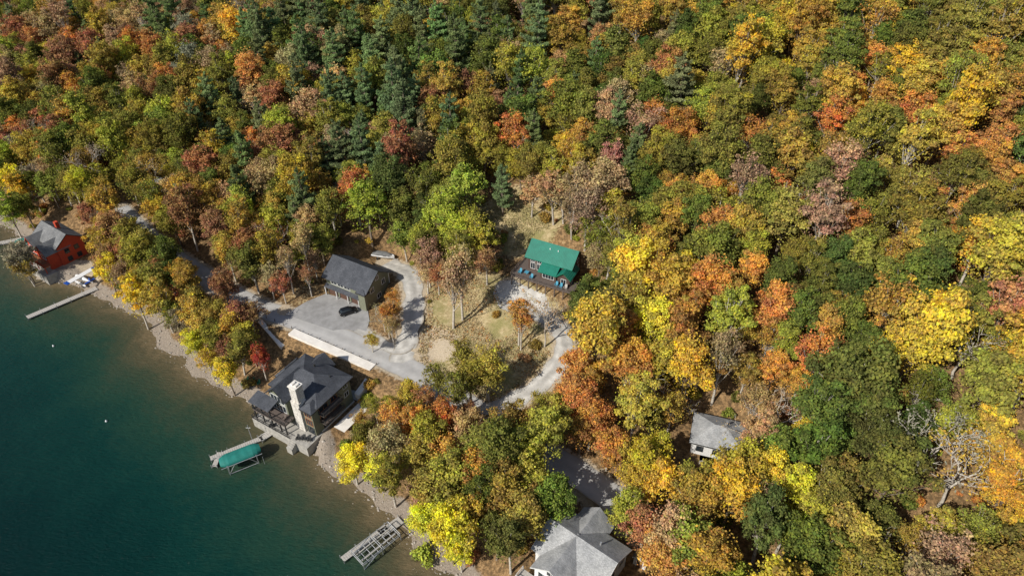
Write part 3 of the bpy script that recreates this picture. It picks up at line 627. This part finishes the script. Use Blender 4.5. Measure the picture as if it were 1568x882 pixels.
def hull(e,Ln,w_,z,m,name='hull'):
    secs=[]
    for t in(0,.15,.5,.75,.9,1):
        k=(1-max(0,(t-.45)/.55)**2.2); k=max(k,.04); x=-Ln/2+Ln*t
        secs.append([(x,0,z+.25*(t>.8)*t),(x,w_*.35*k,z+.2),(x,w_/2*k,z+.7+.15*t),(x,w_/2*k-.08*k,z+.9+.2*t),(x,-w_/2*k+.08*k,z+.9+.2*t),(x,-w_/2*k,z+.7+.15*t),(x,-w_*.35*k,z+.2)])
    return loft(e,name,secs,m,False)
q=Gp(588,396); e=empty('boat_on_trailer',(q[0],q[1],q[2]+.1),math.radians(-15)); hull(e,6.5,2.4,.5,'white')
loft(e,'cover',[[(x,-w2,1.45),(x,w2,1.45),(x,w2*.6,1.45+h2),(x,-w2*.6,1.45+h2)] for x,w2,h2 in((-3.1,1.1,.15),(-1.5,1.15,.45),(.5,1.1,.6),(2,.8,.25),(2.8,.3,.1))],'roofmid')
boxes(e,'trailer_frame',[(-2.8,4.4,-.08,.08,.35,.47),(-1.6,-1.4,-1.1,1.1,.35,.47)],'metal')
for y in(-1.15,1.15): pipes(e,'wheel',[((-1.5,y-.1,.33),(-1.5,y+.1,.33))],.33,'tyre')
q=Gp(130,434); e=empty('seaplane',(q[0],q[1],max(q[2],.2)+.2),math.radians(150))
def circ(x,r,z,sy=1): return [(x,r*sy*math.cos(t),z+r*math.sin(t)) for t in np.linspace(0,2*math.pi,11)[:-1]]
loft(e,'fuselage',[circ(3.1,.15,1.5),circ(2.7,.5,1.5),circ(1.6,.65,1.6),circ(.2,.7,1.7),circ(-1.5,.45,1.75),circ(-3.8,.14,1.9)],'white')
loft(e,'cockpit_glass',[circ(1.5,.2,2.0),circ(1,.42,2.05),circ(0,.42,2.1),circ(-.5,.15,2.2)],'glass')
slab(e,'wing',[[(1.1,-4.6,2.55),(1.1,4.6,2.55),(-.5,4.5,2.5),(-.5,-4.5,2.5)]],.14,'white'); slab(e,'wing_tip_band',[[(1.12,3.6,2.57),(1.12,4.63,2.57),(-.52,4.53,2.52),(-.52,3.6,2.52)],[(1.12,-4.63,2.57),(1.12,-3.6,2.57),(-.52,-3.6,2.52),(-.52,-4.53,2.52)]],.18,'blue')
slab(e,'tailplane',[[(-3.2,-1.5,2.0),(-3.2,1.5,2.0),(-3.9,1.4,2.0),(-3.9,-1.4,2.0)]],.08,'blue')
mesh_obj('fin',[(-2.9,-.05,1.95),(-3.9,-.05,1.95),(-4.1,-.05,3.1),(-3.6,-.05,3.1),(-2.9,.05,1.95),(-3.9,.05,1.95),(-4.1,.05,3.1),(-3.6,.05,3.1)],BF,M['blue'],e)
for y in(-1.1,1.1):
    loft(e,'float',[[(x,y-w2,.55),(x,y+w2,.55),(x,y+w2*.8,.25),(x,y,z0),(x,y-w2*.8,.25)] for x,w2,z0 in((-2.4,.1,.3),(-1.5,.3,.0),(1.5,.35,-.05),(2.6,.08,.4))],'white',False)
    pipes(e,'strut',[((1,y,.5),(.8,y*.3,1.4)),((-.8,y,.5),(-.6,y*.3,1.5)),((.6,y*.4,1.4),(.5,y*2.3,2.45))],.05,'metal')
pipes(e,'propeller',[((3.2,-.9,1.4),(3.2,.9,1.6))],.06,'trimdark')
# ------------------------------------------------------------ trees
class MB:
    def __init__(s): s.V=[];s.Q=[];s.m=[];s.t=[];s.h=[];s.n=0
    def add(s,V,Q,mi,t,h):
        s.V.append(V);s.Q.append(Q+s.n);s.m.append(np.full(len(Q),mi));s.t.append(t);s.h.append(h);s.n+=len(V)
    def tube(s,P,R,k=5):
        P=np.array(P,float);n=len(P);V=[]
        for i in range(n):
            d=P[min(i+1,n-1)]-P[max(i-1,0)];d/=np.linalg.norm(d)+1e-9
            u=np.cross(d,[.3,.9,.1]);u/=np.linalg.norm(u)+1e-9;v=np.cross(d,u)
            for j in range(k): t=2*math.pi*j/k; V.append(P[i]+R[i]*(u*math.cos(t)+v*math.sin(t)))
        Q=[(i*k+j,i*k+(j+1)%k,(i+1)*k+(j+1)%k,(i+1)*k+j) for i in range(n-1) for j in range(k)]
        s.add(np.array(V),np.array(Q),0,np.full(len(Q),.5),np.full(len(Q),.5))
    def leaves(s,C,Nn,size,t,h,asp=.7):
        n=len(C); Nn=Nn/(np.linalg.norm(Nn,axis=1)[:,None]+1e-9); r=rng.normal(size=(n,3)); u=np.cross(Nn,r);u/=np.linalg.norm(u,axis=1)[:,None]+1e-9;v=np.cross(Nn,u)
        a=size[:,None]; V=np.stack([C+u*a,C+v*a*asp*rng.uniform(.6,1.1,(n,1)),C-u*a*rng.uniform(.6,1,(n,1)),C-v*a*asp],1).reshape(-1,3)
        s.add(V,np.arange(4*n).reshape(n,4),1,t,h)
    def done(s,name,bark='bark'):
        me=fastmesh(name,np.vstack(s.V),np.vstack(s.Q),[M[bark],M['leaf']],np.concatenate(s.m))
        for nm,arr in(('tint',s.t),('hue',s.h)):
            x=me.attributes.new(nm,'FLOAT','FACE'); x.data.foreach_set('value',np.clip(np.concatenate(arr),0,1).astype(np.float32))
        return me
def unit(n): v=rng.normal(size=(n,3)); return v/np.linalg.norm(v,axis=1)[:,None]
def decid(name,Ht,R,nl,nleaf,size=.3,sparse=False,bark='bark',cz=.62,rz=.36):
    b=MB(); lean=rng.normal(size=2)*.5; top=np.array([lean[0],lean[1],Ht*.8])
    b.tube([(0,0,-1),(lean[0]*.2,lean[1]*.2,Ht*.25),(lean[0]*.6,lean[1]*.6,Ht*.5),top],[.34,.27,.2,.06],6)
    D=unit(nl*4); D=D[D[:,2]>-.5][:nl]; nl=len(D); rad=rng.uniform(.4,.98,nl); rad[:nl//5]*=.45
    skew=1+.25*np.sin(np.arctan2(D[:,1],D[:,0])*rng.integers(2,4)+rng.uniform(0,6))
    C=np.stack([D[:,0]*R*rad*skew,D[:,1]*R*rad*skew,Ht*cz+D[:,2]*Ht*rz*rad*1.0],1)+[lean[0]*.6,lean[1]*.6,0]
    lr=R*rng.uniform(.15,.34,nl)*(1.3-.5*rad)
    for i in range(nl):
        s0=np.array([lean[0]*.5,lean[1]*.5,Ht*rng.uniform(.25,.6)]); s0[2]=min(s0[2],C[i][2]-.3); mid=(s0+C[i])/2+[0,0,-.3]
        b.tube([s0,mid,C[i]],[.12,.08,.03],3)
    per=(nleaf*(lr**2)/np.sum(lr**2)).astype(int)
    for i in range(nl):
        n=per[i]; d=unit(n); up=(d[:,2]<-.2); d[up,2]*=-.5
        rr=lr[i]*rng.uniform(.68,1.2,n)
        rg=1+.28*np.sin(d[:,0]*5+i)*np.cos(d[:,1]*6+2*i)+.16*np.sin(d[:,2]*9+i)
        P=C[i]+d*(rr*rg)[:,None]*[1,1,.8]
        if sparse: keep=rng.random(n)<.55; P=P[keep];d=d[keep];n=len(P)
        lt=rng.uniform(.22,.72); lh=rng.uniform(.2,.8)
        hgt=(P[:,2]-Ht*.35)/(Ht*.65)
        b.leaves(P,d+rng.normal(size=(n,3))*.6,size*rng.uniform(.55,1.4,n),lt+rng.normal(size=n)*.23+(hgt-.5)*.15,lh+rng.normal(size=n)*.2)
    n=nleaf//10; d=unit(n); P=np.array([lean[0]*.6,lean[1]*.6,Ht*cz])+d*[R,R,Ht*rz]*rng.uniform(.5,1.12,n)[:,None]
    b.leaves(P,d+rng.normal(size=(n,3))*.8,size*rng.uniform(.6,1.2,n),rng.uniform(.3,.9,n),rng.uniform(.2,.8,n))
    return b.done(name,bark)
def pine(name,Ht,R,nlev):
    b=MB(); b.tube([(0,0,-1),(0,0,Ht*.5),(0,0,Ht)],[.38,.24,.05],6)
    for k in range(nlev):
        t=k/(nlev-1); z=Ht*(.22+.76*t)+rng.normal()*.25; Lr=R*(1-t)**.55*rng.uniform(.7,1.15)*(1 if t>.15 else .8)+.5; nb=rng.integers(4,7); ph=rng.uniform(0,6)
        for j in range(nb):
            an=ph+2*math.pi*j/nb+rng.normal()*.3; L_=Lr*rng.uniform(.5,1.2); zz=z+rng.normal()*.35; d=np.array([math.cos(an),math.sin(an),0]); tip=np.array([d[0]*L_,d[1]*L_,zz+L_*.22]); s0=np.array([0,0,zz-.1*L_])
            b.tube([s0,tip],[.07,.02],3)
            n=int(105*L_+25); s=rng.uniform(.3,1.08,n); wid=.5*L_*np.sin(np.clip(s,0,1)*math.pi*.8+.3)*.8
            side=np.array([-d[1],d[0],0]); off=rng.uniform(-1,1,n)
            P=s0+(tip-s0)*s[:,None]+side*(off*wid)[:,None]+np.array([0,0,1])*(rng.normal(size=n)*.2-np.abs(off)*.15)[:,None]
            Nn=np.array([0,0,1])+rng.normal(size=(n,3))*.6+d*.3
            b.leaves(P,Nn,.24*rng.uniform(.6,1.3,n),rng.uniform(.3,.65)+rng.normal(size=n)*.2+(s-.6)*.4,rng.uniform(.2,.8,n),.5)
    return b.done(name)
def bare(name,Ht,nleaf=500,bark='barkpale'):
    b=MB(); tips=[]
    def rec(p,d,L_,r,lev):
        e=p+d*L_; mid=(p+e)/2+rng.normal(size=3)*L_*.06
        b.tube([p,mid,e],[r,r*.85,r*.65],4 if lev else 6)
        if lev>=5: tips.append(e); return
        for _ in range(3 if lev<3 else 2):
            nd=d*1.0+rng.normal(size=3)*.55; nd[2]=abs(nd[2])*.9+.12; nd/=np.linalg.norm(nd); rec(e-d*L_*rng.uniform(0,.35),nd,L_*rng.uniform(.6,.82),max(r*.6,.035),lev+1)
    rec(np.array([0,0,-1.]),np.array([0,0,1.]),Ht*.34,.27,0)
    T=np.array(tips); n=nleaf; P=T[rng.integers(0,len(T),n)]+rng.normal(size=(n,3))*.5
    b.leaves(P,unit(n),.2*rng.uniform(.7,1.2,n),rng.uniform(.2,.8,n),rng.uniform(.2,.8,n)); return b.done(name,bark)
def bush(name,R,n):
    b=MB(); b.tube([(0,0,-.3),(0,0,R*.8)],[.08,.03],4)
    for k in range(7):
        d0=unit(1)[0];c=np.array([d0[0]*R*.6,d0[1]*R*.6,R*.5+abs(d0[2])*R*.35]); m_=n//7; d=unit(m_); P=c+d*R*.5*rng.uniform(.6,1.1,m_)[:,None]; P[:,2]=np.maximum(P[:,2],.02)
        b.leaves(P,d+rng.normal(size=(m_,3))*.6,.2*rng.uniform(.6,1.3,m_),rng.uniform(.3,.7)+rng.normal(size=m_)*.2,rng.uniform(.2,.8,m_))
    return b.done(name)
FULL=[decid('crown_%d'%i,Ht,R,nl,nf,sz,False,'bark' if i%2 else 'barkpale') for i,(Ht,R,nl,nf,sz) in enumerate([(16,4.6,54,10500,.24),(17,4.2,46,10000,.24),(15,5.0,60,11500,.24),(18,4.6,56,10500,.25),(14,4.0,40,9000,.23),(16,5.2,66,12500,.25),(17,3.6,38,8500,.24),(15,4.5,48,9500,.25),(18,4.0,44,9500,.24),(16,4.8,50,10500,.26)])]
TALL=[decid('tallcrown_%d'%i,19,3.6,34,5200,.23,True,'barkpale',.68,.28) for i in range(3)]
SPARSE=[decid('sparsecrown_%d'%i,15,4.3,40,6500,.22,True,'barkpale') for i in range(4)]
PINE=[pine('pinecrown_%d'%i,Ht,R,nl) for i,(Ht,R,nl) in enumerate([(22,4.8,13),(20,4.6,11),(18,4.2,11),(21,4.2,14)])]
BARE=[bare('barecrown_%d'%i,15,n) for i,n in enumerate((150,600,900))]
BUSH=[bush('bushcrown_%d'%i,1.5,700) for i in range(3)]
PAL=dict(g=(.175,.195,.036),dg=(.115,.15,.034),ol=(.30,.265,.046),go=(.48,.335,.05),ye=(.66,.47,.04),by=(.72,.62,.035),yg=(.40,.39,.048),orr=(.60,.285,.06),ru=(.43,.215,.085),rd=(.48,.11,.04),ta=(.48,.33,.155),pi=(.19,.255,.095),gy=(.33,.28,.18))
forest=empty('forest',(0,0,0))
def jit(c,k=.12):
    v=math.exp(random.gauss(0,k)); return tuple(min(.78,max(.003,x*v*math.exp(random.gauss(0,.08)))) for x in c)
ROADALL=np.vstack([np.c_[C,np.full(len(C),w_/2)] for C,w_ in ROADPTS])
HS=[(LH,11.5),(GH,9.5),(BH,11),(WH,6.5),(RH,10.5),((gar_c[0],gar_c[1]),10)]
PL=[]
def put(kind,x,y,col,s=1.0,top=False,sz=None):
    lib={'d':FULL,'t':TALL,'s':SPARSE,'p':PINE,'b':BARE,'u':BUSH}[kind]; me=random.choice(lib)
    nm={'d':'maple_tree','t':'tall_oak_tree','s':'oak_tree','p':'pine_tree','b':'bare_tree','u':'bush'}[kind]
    o=bpy.data.objects.new(nm,me); COL.objects.link(o); z=Hh(x,y)
    if not top: o.parent=forest
    o.location=(x,y,z-.1); o.rotation_euler=(random.gauss(0,.04),random.gauss(0,.04),random.uniform(0,6.28)); s2=sz or s*random.uniform(.95,1.22); o.scale=(s*random.uniform(.9,1.1),s*random.uniform(.9,1.1),s2)
    o.color=(*jit(PAL[col] if isinstance(col,str) else col),1); PL.append((x,y,4.2*s if kind!='u' else .5))
SEED=[(165,420,'d','by',.75),(212,468,'d','by',.85),(225,440,'d','ol',.8),(300,527,'d','by',.65),(318,555,'s','ye',.6),(350,577,'d','by',.65),(400,555,'d','rd',.6),(385,535,'s','ru',.6),(35,400,'d','gy',.85),(40,412,'s','ol',.7),
(540,708,'d','by',.75),(582,716,'d','by',.8),(640,652,'d','orr',.7),(612,668,'d','orr',.7),(600,640,'s','orr',.7),(690,820,'d','by',.95),(655,800,'d','by',.65),(650,850,'u','yg',1.5),(705,850,'d','by',.6),(560,665,'d','ol',.7),(550,640,'s','go',.45),(595,615,'d','yg',.5),(575,628,'s','ol',.5),(622,603,'d','go',.6),(650,610,'s','ru',.6),(670,640,'d','orr',.7),
(640,700,'d','ol',.95),(690,740,'d','ol',1.0),(740,770,'d','g',.8),(770,710,'d','g',1.0),(820,730,'d','yg',1.0),(800,790,'d','ol',1.0),(840,670,'d','yg',.9),(845,775,'d','g',.85),(745,690,'d','ol',.8),(600,740,'d','ol',.8),(720,660,'d','ta',.8),(690,640,'d','orr',.7),(680,690,'d','go',.8),(600,690,'d','ta',.8),(655,750,'d','ol',.9),(715,790,'d','go',.9),(760,820,'d','g',.8),(735,730,'d','go',.9),(790,660,'d','ol',.8),(805,690,'d','yg',.8),
(850,645,'d','ol',.85),(880,665,'d','orr',.85),(905,650,'d','orr',.8),(830,620,'s','ol',.7),(890,620,'d','orr',.8),(1000,790,'d','ru',.9),(1030,830,'d','ta',.95),(1060,800,'d','ol',1.0),(1020,860,'d','orr',.8),(1080,850,'d','go',1.0),(990,765,'d','ye',.7),(930,690,'s','orr',.7),(970,730,'d','ye',.8),
(967,796,'d','yg',.7),(985,720,'d','ye',.8),(920,640,'s','orr',.8),(1010,690,'d','ye',.8),(1030,625,'s','go',.8),(1015,735,'d','ye',.8),(1175,720,'d','ye',.85),(1070,765,'d','go',.9),(1120,765,'d','ye',.9),(1165,650,'b','ta',.9),(1160,615,'s','ta',.8),
(730,575,'s','yg',1.0),(700,560,'s','ol',.8),(765,590,'s','ol',.7),(690,580,'s','ol',.7),(725,600,'d','ol',.7),
(582,500,'t','orr',.5),(595,480,'t','orr',.5),(575,512,'s','go',.45),(605,500,'s','ta',.45),(590,515,'t','ta',.45),(600,455,'t','orr',.45),(610,475,'s','go',.4),(586,482,'b','ta',.6),
(690,440,'t','ta',1.05),(705,430,'t','ta',1.0),(640,370,'d','yg',.9),(680,330,'d','yg',1.15),(700,370,'d','yg',1.0),(620,330,'d','g',.9),(720,350,'s','yg',1.0),(655,400,'s','ta',.9),(745,400,'s','ta',.8),(760,380,'s','ru',.6),(670,420,'s','ru',.7),(700,400,'d','ol',.8),(640,420,'s','ta',.7),(610,370,'d','ol',.8),
(795,480,'t','orr',.8),(835,490,'b','ta',.9),(798,500,'t','orr',.6),
(770,295,'p','pi',.65),(545,300,'d','orr',1.0),(515,305,'d','orr',.9),(600,285,'d','dg',1.05),(560,240,'p','pi',1.0),(375,410,'d','g',1.0),(420,355,'d','yg',.8),(465,375,'t','ta',.8),(440,410,'t','ta',.7),(470,420,'t','ru',.6),(350,395,'d','go',.8),(430,440,'s','ru',.6),(410,430,'s','ta',.7),(480,400,'s','ta',.6),(490,370,'d','ol',.8),
(380,480,'s','ru',.7),(350,500,'s','go',.8),(370,515,'d','go',.7),(330,480,'d','ol',.8),(300,460,'d','ol',.85),(268,430,'d','dg',.8),(270,455,'s','ru',.7),(345,540,'s','ru',.6),(250,470,'d','go',.9),(365,490,'d','ru',.7),(310,500,'d','go',.8),(280,495,'s','gy',.8),(245,420,'d','ru',.8),(215,395,'d','go',.9),(235,405,'d','ol',.9),(200,370,'d','ol',.9),(255,395,'d','dg',.8),(180,355,'d','ru',.9),(335,520,'d','ol',.7),(225,375,'d','ol',.9),(280,420,'d','go',.7),
(865,300,'s','ta',.9),(900,330,'s','gy',1.1),(930,340,'b','gy',1.1),(910,370,'s','ol',1.0),(850,290,'t','ta',.9),(880,290,'t','ta',.9),(815,295,'d','ta',.8),(955,360,'t','ol',1.),(930,400,'s','ol',.9),
(880,560,'d','orr',.9),(900,500,'d','g',1.0),(930,470,'d','g',1.1),(892,478,'d','dg',.8),(950,510,'d','orr',.9),(1000,500,'d','ye',1.0),(1040,510,'d','orr',1.0),(1000,550,'d','go',1.0),(960,560,'d','orr',.9),(1050,570,'d','ye',1.1),
(650,60,'p','pi',1.2),(610,130,'p','pi',1.25),(640,110,'p','pi',1.2),(560,150,'p','pi',1.1),(510,100,'p','pi',1.2),(700,90,'p','pi',1.1),(740,60,'p','pi',1.),(920,25,'p','pi',1.15),(470,110,'p','pi',1.),(620,180,'p','pi',1.2),(530,240,'p','pi',1.),(330,170,'p','pi',1.),(250,50,'p','pi',1.1),(420,60,'p','pi',1.),(460,150,'p','pi',1.),(670,60,'p','pi',1.1),(820,70,'p','pi',1.),(570,110,'p','pi',1.1),(600,170,'p','pi',1.2),(300,200,'p','pi',1.),(350,220,'p','pi',.9),
(210,80,'d','orr',1.1),(365,50,'d','ye',1.2),(420,100,'d','go',.9),(690,150,'d','go',1.1),(855,150,'d','orr',.9),(900,160,'d','orr',.9),(1040,195,'d','orr',1.),(1270,190,'d','orr',1.),(1470,180,'d','ye',1.2),(1550,30,'d','ye',1.),(1220,30,'d','ye',1.),(1185,75,'d','ye',.8),(1190,45,'d','ye',1.),(1500,375,'d','ye',1.1),(1415,510,'d','ye',1.3),(1400,530,'d','ye',1.1),(1090,440,'d','orr',1.),(1300,350,'d','orr',1.),(1400,180,'d','orr',.9),(1540,470,'d','ru',1.2),(1310,560,'d','g',1.4),(1250,690,'d','g',1.1),(1370,730,'d','g',1.1),(1440,660,'b','gy',1.35),(1200,620,'b','ta',1.),(1470,720,'b','go',1.2),(1160,830,'d','dg',1.),(1450,850,'s','ta',1.1),(1100,390,'d','ol',1.1),
(10,280,'d','by',.9),(30,300,'d','by',.9),(70,240,'d','orr',1.),(255,230,'d','by',.6),(460,275,'d','by',.7),(410,350,'d','by',.6),(75,120,'d','yg',.9),(210,160,'d','yg',1.),(240,190,'d','by',.7),(15,330,'d','yg',.9),(160,370,'d','go',.9),(190,390,'d','ru',.8),(950,690,'d','orr',.8),(870,610,'d','orr',.8),(720,620,'s','ru',.5)]
for px,py,k,c_,s in SEED:
    hc={'d':9.6,'t':12,'s':9.3,'p':11,'b':9,'u':.8}[k]*s; g_=Gp(px,py,hc); x,y=g_[0],g_[1]
    dd=np.hypot(ROADALL[:,0]-x,ROADALL[:,1]-y); i=int(dd.argmin()); need=ROADALL[i,2]+1.0
    if dd[i]<need:
        v=np.array([x-ROADALL[i,0],y-ROADALL[i,1]]); v/=np.linalg.norm(v)+1e-6; x=ROADALL[i,0]+v[0]*need; y=ROADALL[i,1]+v[1]*need
    put(k,x,y,c_,s,True)
OPEN=[[(392,482),(450,490),(578,552),(560,600),(528,650),(500,668),(470,680),(400,645),(385,600),(400,570),(408,530)],
[(372,448),(450,470),(495,440),(492,385),(575,375),(615,395),(645,425),(652,500),(645,575),(620,575),(560,565),(440,505)],
[(645,480),(700,430),(760,430),(772,380),(795,348),(890,375),(897,430),(870,445),(850,480),(874,520),(862,580),(790,628),(745,635),(735,600),(690,560),(640,548)],
[(735,315),(790,295),(850,335),(835,355),(790,360),(745,345)],[(872,702),(945,748),(945,775),(882,742)],[(815,882),(822,835),(878,778),(965,812),(1000,825),(995,900),(760,900),(790,870)],
[(1048,660),(1070,618),(1140,626),(1135,660),(1118,705),(1060,700)],[(55,350),(80,322),(142,345),(138,400),(150,445),(110,440),(60,418)],[(290,400),(315,412),(345,432),(330,442),(298,422)],
[(232,272),(258,270),(260,288),(232,290)],[(262,110),(288,110),(288,122),(262,122)]]
OPEN=[np.array(p,float) for p in OPEN]
def blocked(x,y,s,ht=16,r=3.4):
    z=Hh(x,y)
    pts=[proj(x,y,z+ht*s*f) for f in(.0,.4,.7,1.0)]+[proj(x-r*s,y,z+ht*s*.6),proj(x+r*s,y,z+ht*s*.6)]
    X=np.array([p[0] for p in pts]);Y=np.array([p[1] for p in pts])
    return any(inside(X,Y,P).any() for P in OPEN)
REG=[(130,120,260,'ru ta ol g g go ta gy pi go yg ol orr'),(150,280,160,'go orr yg g ol go ru ol gy ta'),(600,110,220,'pi pi dg g g ol ru ta pi yg ol go'),(850,100,170,'g ol go ru yg pi dg ol ta'),(1300,20,200,'ye go ol ye orr go ol g'),(1200,180,240,'ol ol g go ol g orr ta yg go'),(1450,250,220,'g ol go ol dg ol go orr'),(1100,420,180,'g ol go g ol go orr yg'),(1400,430,220,'g g ol go ye ol g go'),(1000,560,150,'orr go ye ta go ol ye'),(1200,750,220,'go ye ol go ol yg g ta ye'),(1450,750,200,'go g ol ye ta ol ye go'),(760,700,160,'ol yg g go orr go'),(400,320,160,'g yg ol go ta ru ol go'),(300,480,120,'go ol ru go ta ol'),(780,230,140,'ta ol orr g ol yg go'),(950,300,110,'ta ol ol go ta'),(1350,620,150,'g dg g go ol')]
def region(px,py):
    ws=[math.exp(-((px-x)**2+(py-y)**2)/(2*(r*.6)**2))+1e-6 for x,y,r,_ in REG]
    return random.choice(random.choices(REG,ws)[0][3].split())
cell={}
def near(x,y,r):
    cx,cy=int(x//8),int(y//8)
    for i in(-1,0,1):
        for j in(-1,0,1):
            for a_,b_,rr in cell.get((cx+i,cy+j),()):
                if (a_-x)**2+(b_-y)**2<((r+rr)*.57)**2: return True
    return False
def reg(x,y,r): cell.setdefault((int(x//8),int(y//8)),[]).append((x,y,r))
for x,y,r in PL: reg(x,y,r)
cnt=0; clump={}
cand=[(random.uniform(-330,260),random.uniform(25,430)) for _ in range(46000)]
for x,y in cand:
    d_=Hh(x,y,DS)
    if d_<4.0 or d_>330: continue
    z=Hh(x,y); u_,v_=proj(x,y,z+8)
    if u_<-230 or u_>1800 or v_<-90 or v_>1120: continue
    s=random.uniform(.64,1.2) if d_>14 else random.uniform(.55,.85)+d_*.012
    if near(x,y,4.0*s): continue
    if any((x-h_[0])**2+(y-h_[1])**2<r_*r_ for h_,r_ in HS): continue
    if (np.hypot(ROADALL[:,0]-x,ROADALL[:,1]-y)-ROADALL[:,2]).min()<1.2: continue
    if blocked(x,y,s): continue
    key=(int(x//26),int(y//26)); c_=region(u_,v_)
    if key in clump and random.random()<.25: c_=clump[key]
    clump[key]=c_
    if c_=='pi': k='p'; s*=.95
    elif c_=='gy': k=random.choice('bs')
    elif c_=='ta': k=random.choice('stdd')
    else: k='d' if random.random()<.88 else 's'
    if k!='b' and random.random()<.03: k='b'
    put(k,x,y,c_,s,d_<30); reg(x,y,4.0*s); cnt+=1
bc=0
for _ in range(9500):
    x=random.uniform(-260,180);y=random.uniform(40,330); d_=Hh(x,y,DS)
    if d_<3.0 or d_>230: continue
    z=Hh(x,y);u_,v_=proj(x,y,z)
    if u_<-40 or u_>1620 or v_<-20 or v_>960: continue
    if any((x-h_[0])**2+(y-h_[1])**2<(r_-1)**2 for h_,r_ in HS): continue
    if (np.hypot(ROADALL[:,0]-x,ROADALL[:,1]-y)-ROADALL[:,2]).min()<.9: continue
    U=np.array([u_]);V_=np.array([v_])
    if any(inside(U,V_,P)[0] for P in OPEN): 
        if random.random()>.06 or inside(U,V_,OPEN[0])[0] or inside(U,V_,OPEN[1])[0]: continue
    elif random.random()<.5: continue
    put('u',x,y,random.choice(['ol','go','ru','ta','g','orr','yg','ta']),random.uniform(.35,1.3)); bc+=1
print('TREES',cnt,'BUSH',bc)
for nm,col,pol,num in(('dry_grass',(.50,.40,.22),CLEAR,5200),('dry_grass',(.42,.36,.17),CLEAR2,1500),('fallen_leaves',(.50,.26,.08),CLEAR,900)):
    P=np.array([Gp(*q)[:2] for q in pol]); lo=P.min(0)-2;hi=P.max(0)+2; pts=rng.uniform(lo,hi,(num*3,2)); ok=inside(pts[:,0],pts[:,1],P)
    pts=pts[ok][:num]; pts=[p for p in pts if (np.hypot(ROADALL[:,0]-p[0],ROADALL[:,1]-p[1])-ROADALL[:,2]).min()>.3]
    b=MB(); 
    for p in pts:
        if math.sin(p[0]*.5)+math.cos(p[1]*.43+p[0]*.2)<-.4 : continue
        k=5; c0=np.array([p[0],p[1],Hh(p[0],p[1])+.12])+rng.normal(size=(k,3))*[.3,.3,.06]
        b.leaves(c0,rng.normal(size=(k,3))+np.array([0,0,.6]),rng.uniform(.1,.26,k),rng.uniform(.1,.9,k),rng.uniform(.3,.8,k))
    b.tube([(pts[0][0],pts[0][1],-5),(pts[0][0],pts[0][1],-4.9)],[.01,.01],3)
    o=bpy.data.objects.new(nm,b.done(nm)); o.color=(*col,1); COL.objects.link(o)
# beach rocks
P=[]
for i in range(len(S)-1):
    L_=np.linalg.norm(S[i+1]-S[i]); t=(S[i+1]-S[i])/max(L_,1e-6); n_=np.array([-t[1],t[0]])
    for _ in range(max(1,int(L_*8))):
        o_=random.gauss(-.8,1.7); q=S[i]+t*random.uniform(0,L_)+n_*o_*(1); P.append((q[0],q[1]))
base=np.array([(0,0,1),(1,0,0),(0,1,0),(-1,0,0),(0,-1,0),(0,0,-1)],float)
V=[];Fc=[]
for x,y in P:
    s=random.choice([.12,.18,.25,.4])*random.uniform(.6,1.2); k=len(V); rz_=random.uniform(0,6)
    for v in base:
        v=v*np.array([1,1,.6])*random.uniform(.7,1.2)*s; V.append((x+v[0]*math.cos(rz_)-v[1]*math.sin(rz_),y+v[0]*math.sin(rz_)+v[1]*math.cos(rz_),max(Hh(x,y),-.25)+v[2]+.04))
    Fc+=[(k,k+1,k+2),(k,k+2,k+3),(k,k+3,k+4),(k,k+4,k+1)]
M['rock']=mat('beach_rock',(.45,.40,.34),(.2,.175,.15),.8,.9)
mesh_obj('beach_rocks',V,Fc,M['rock'])
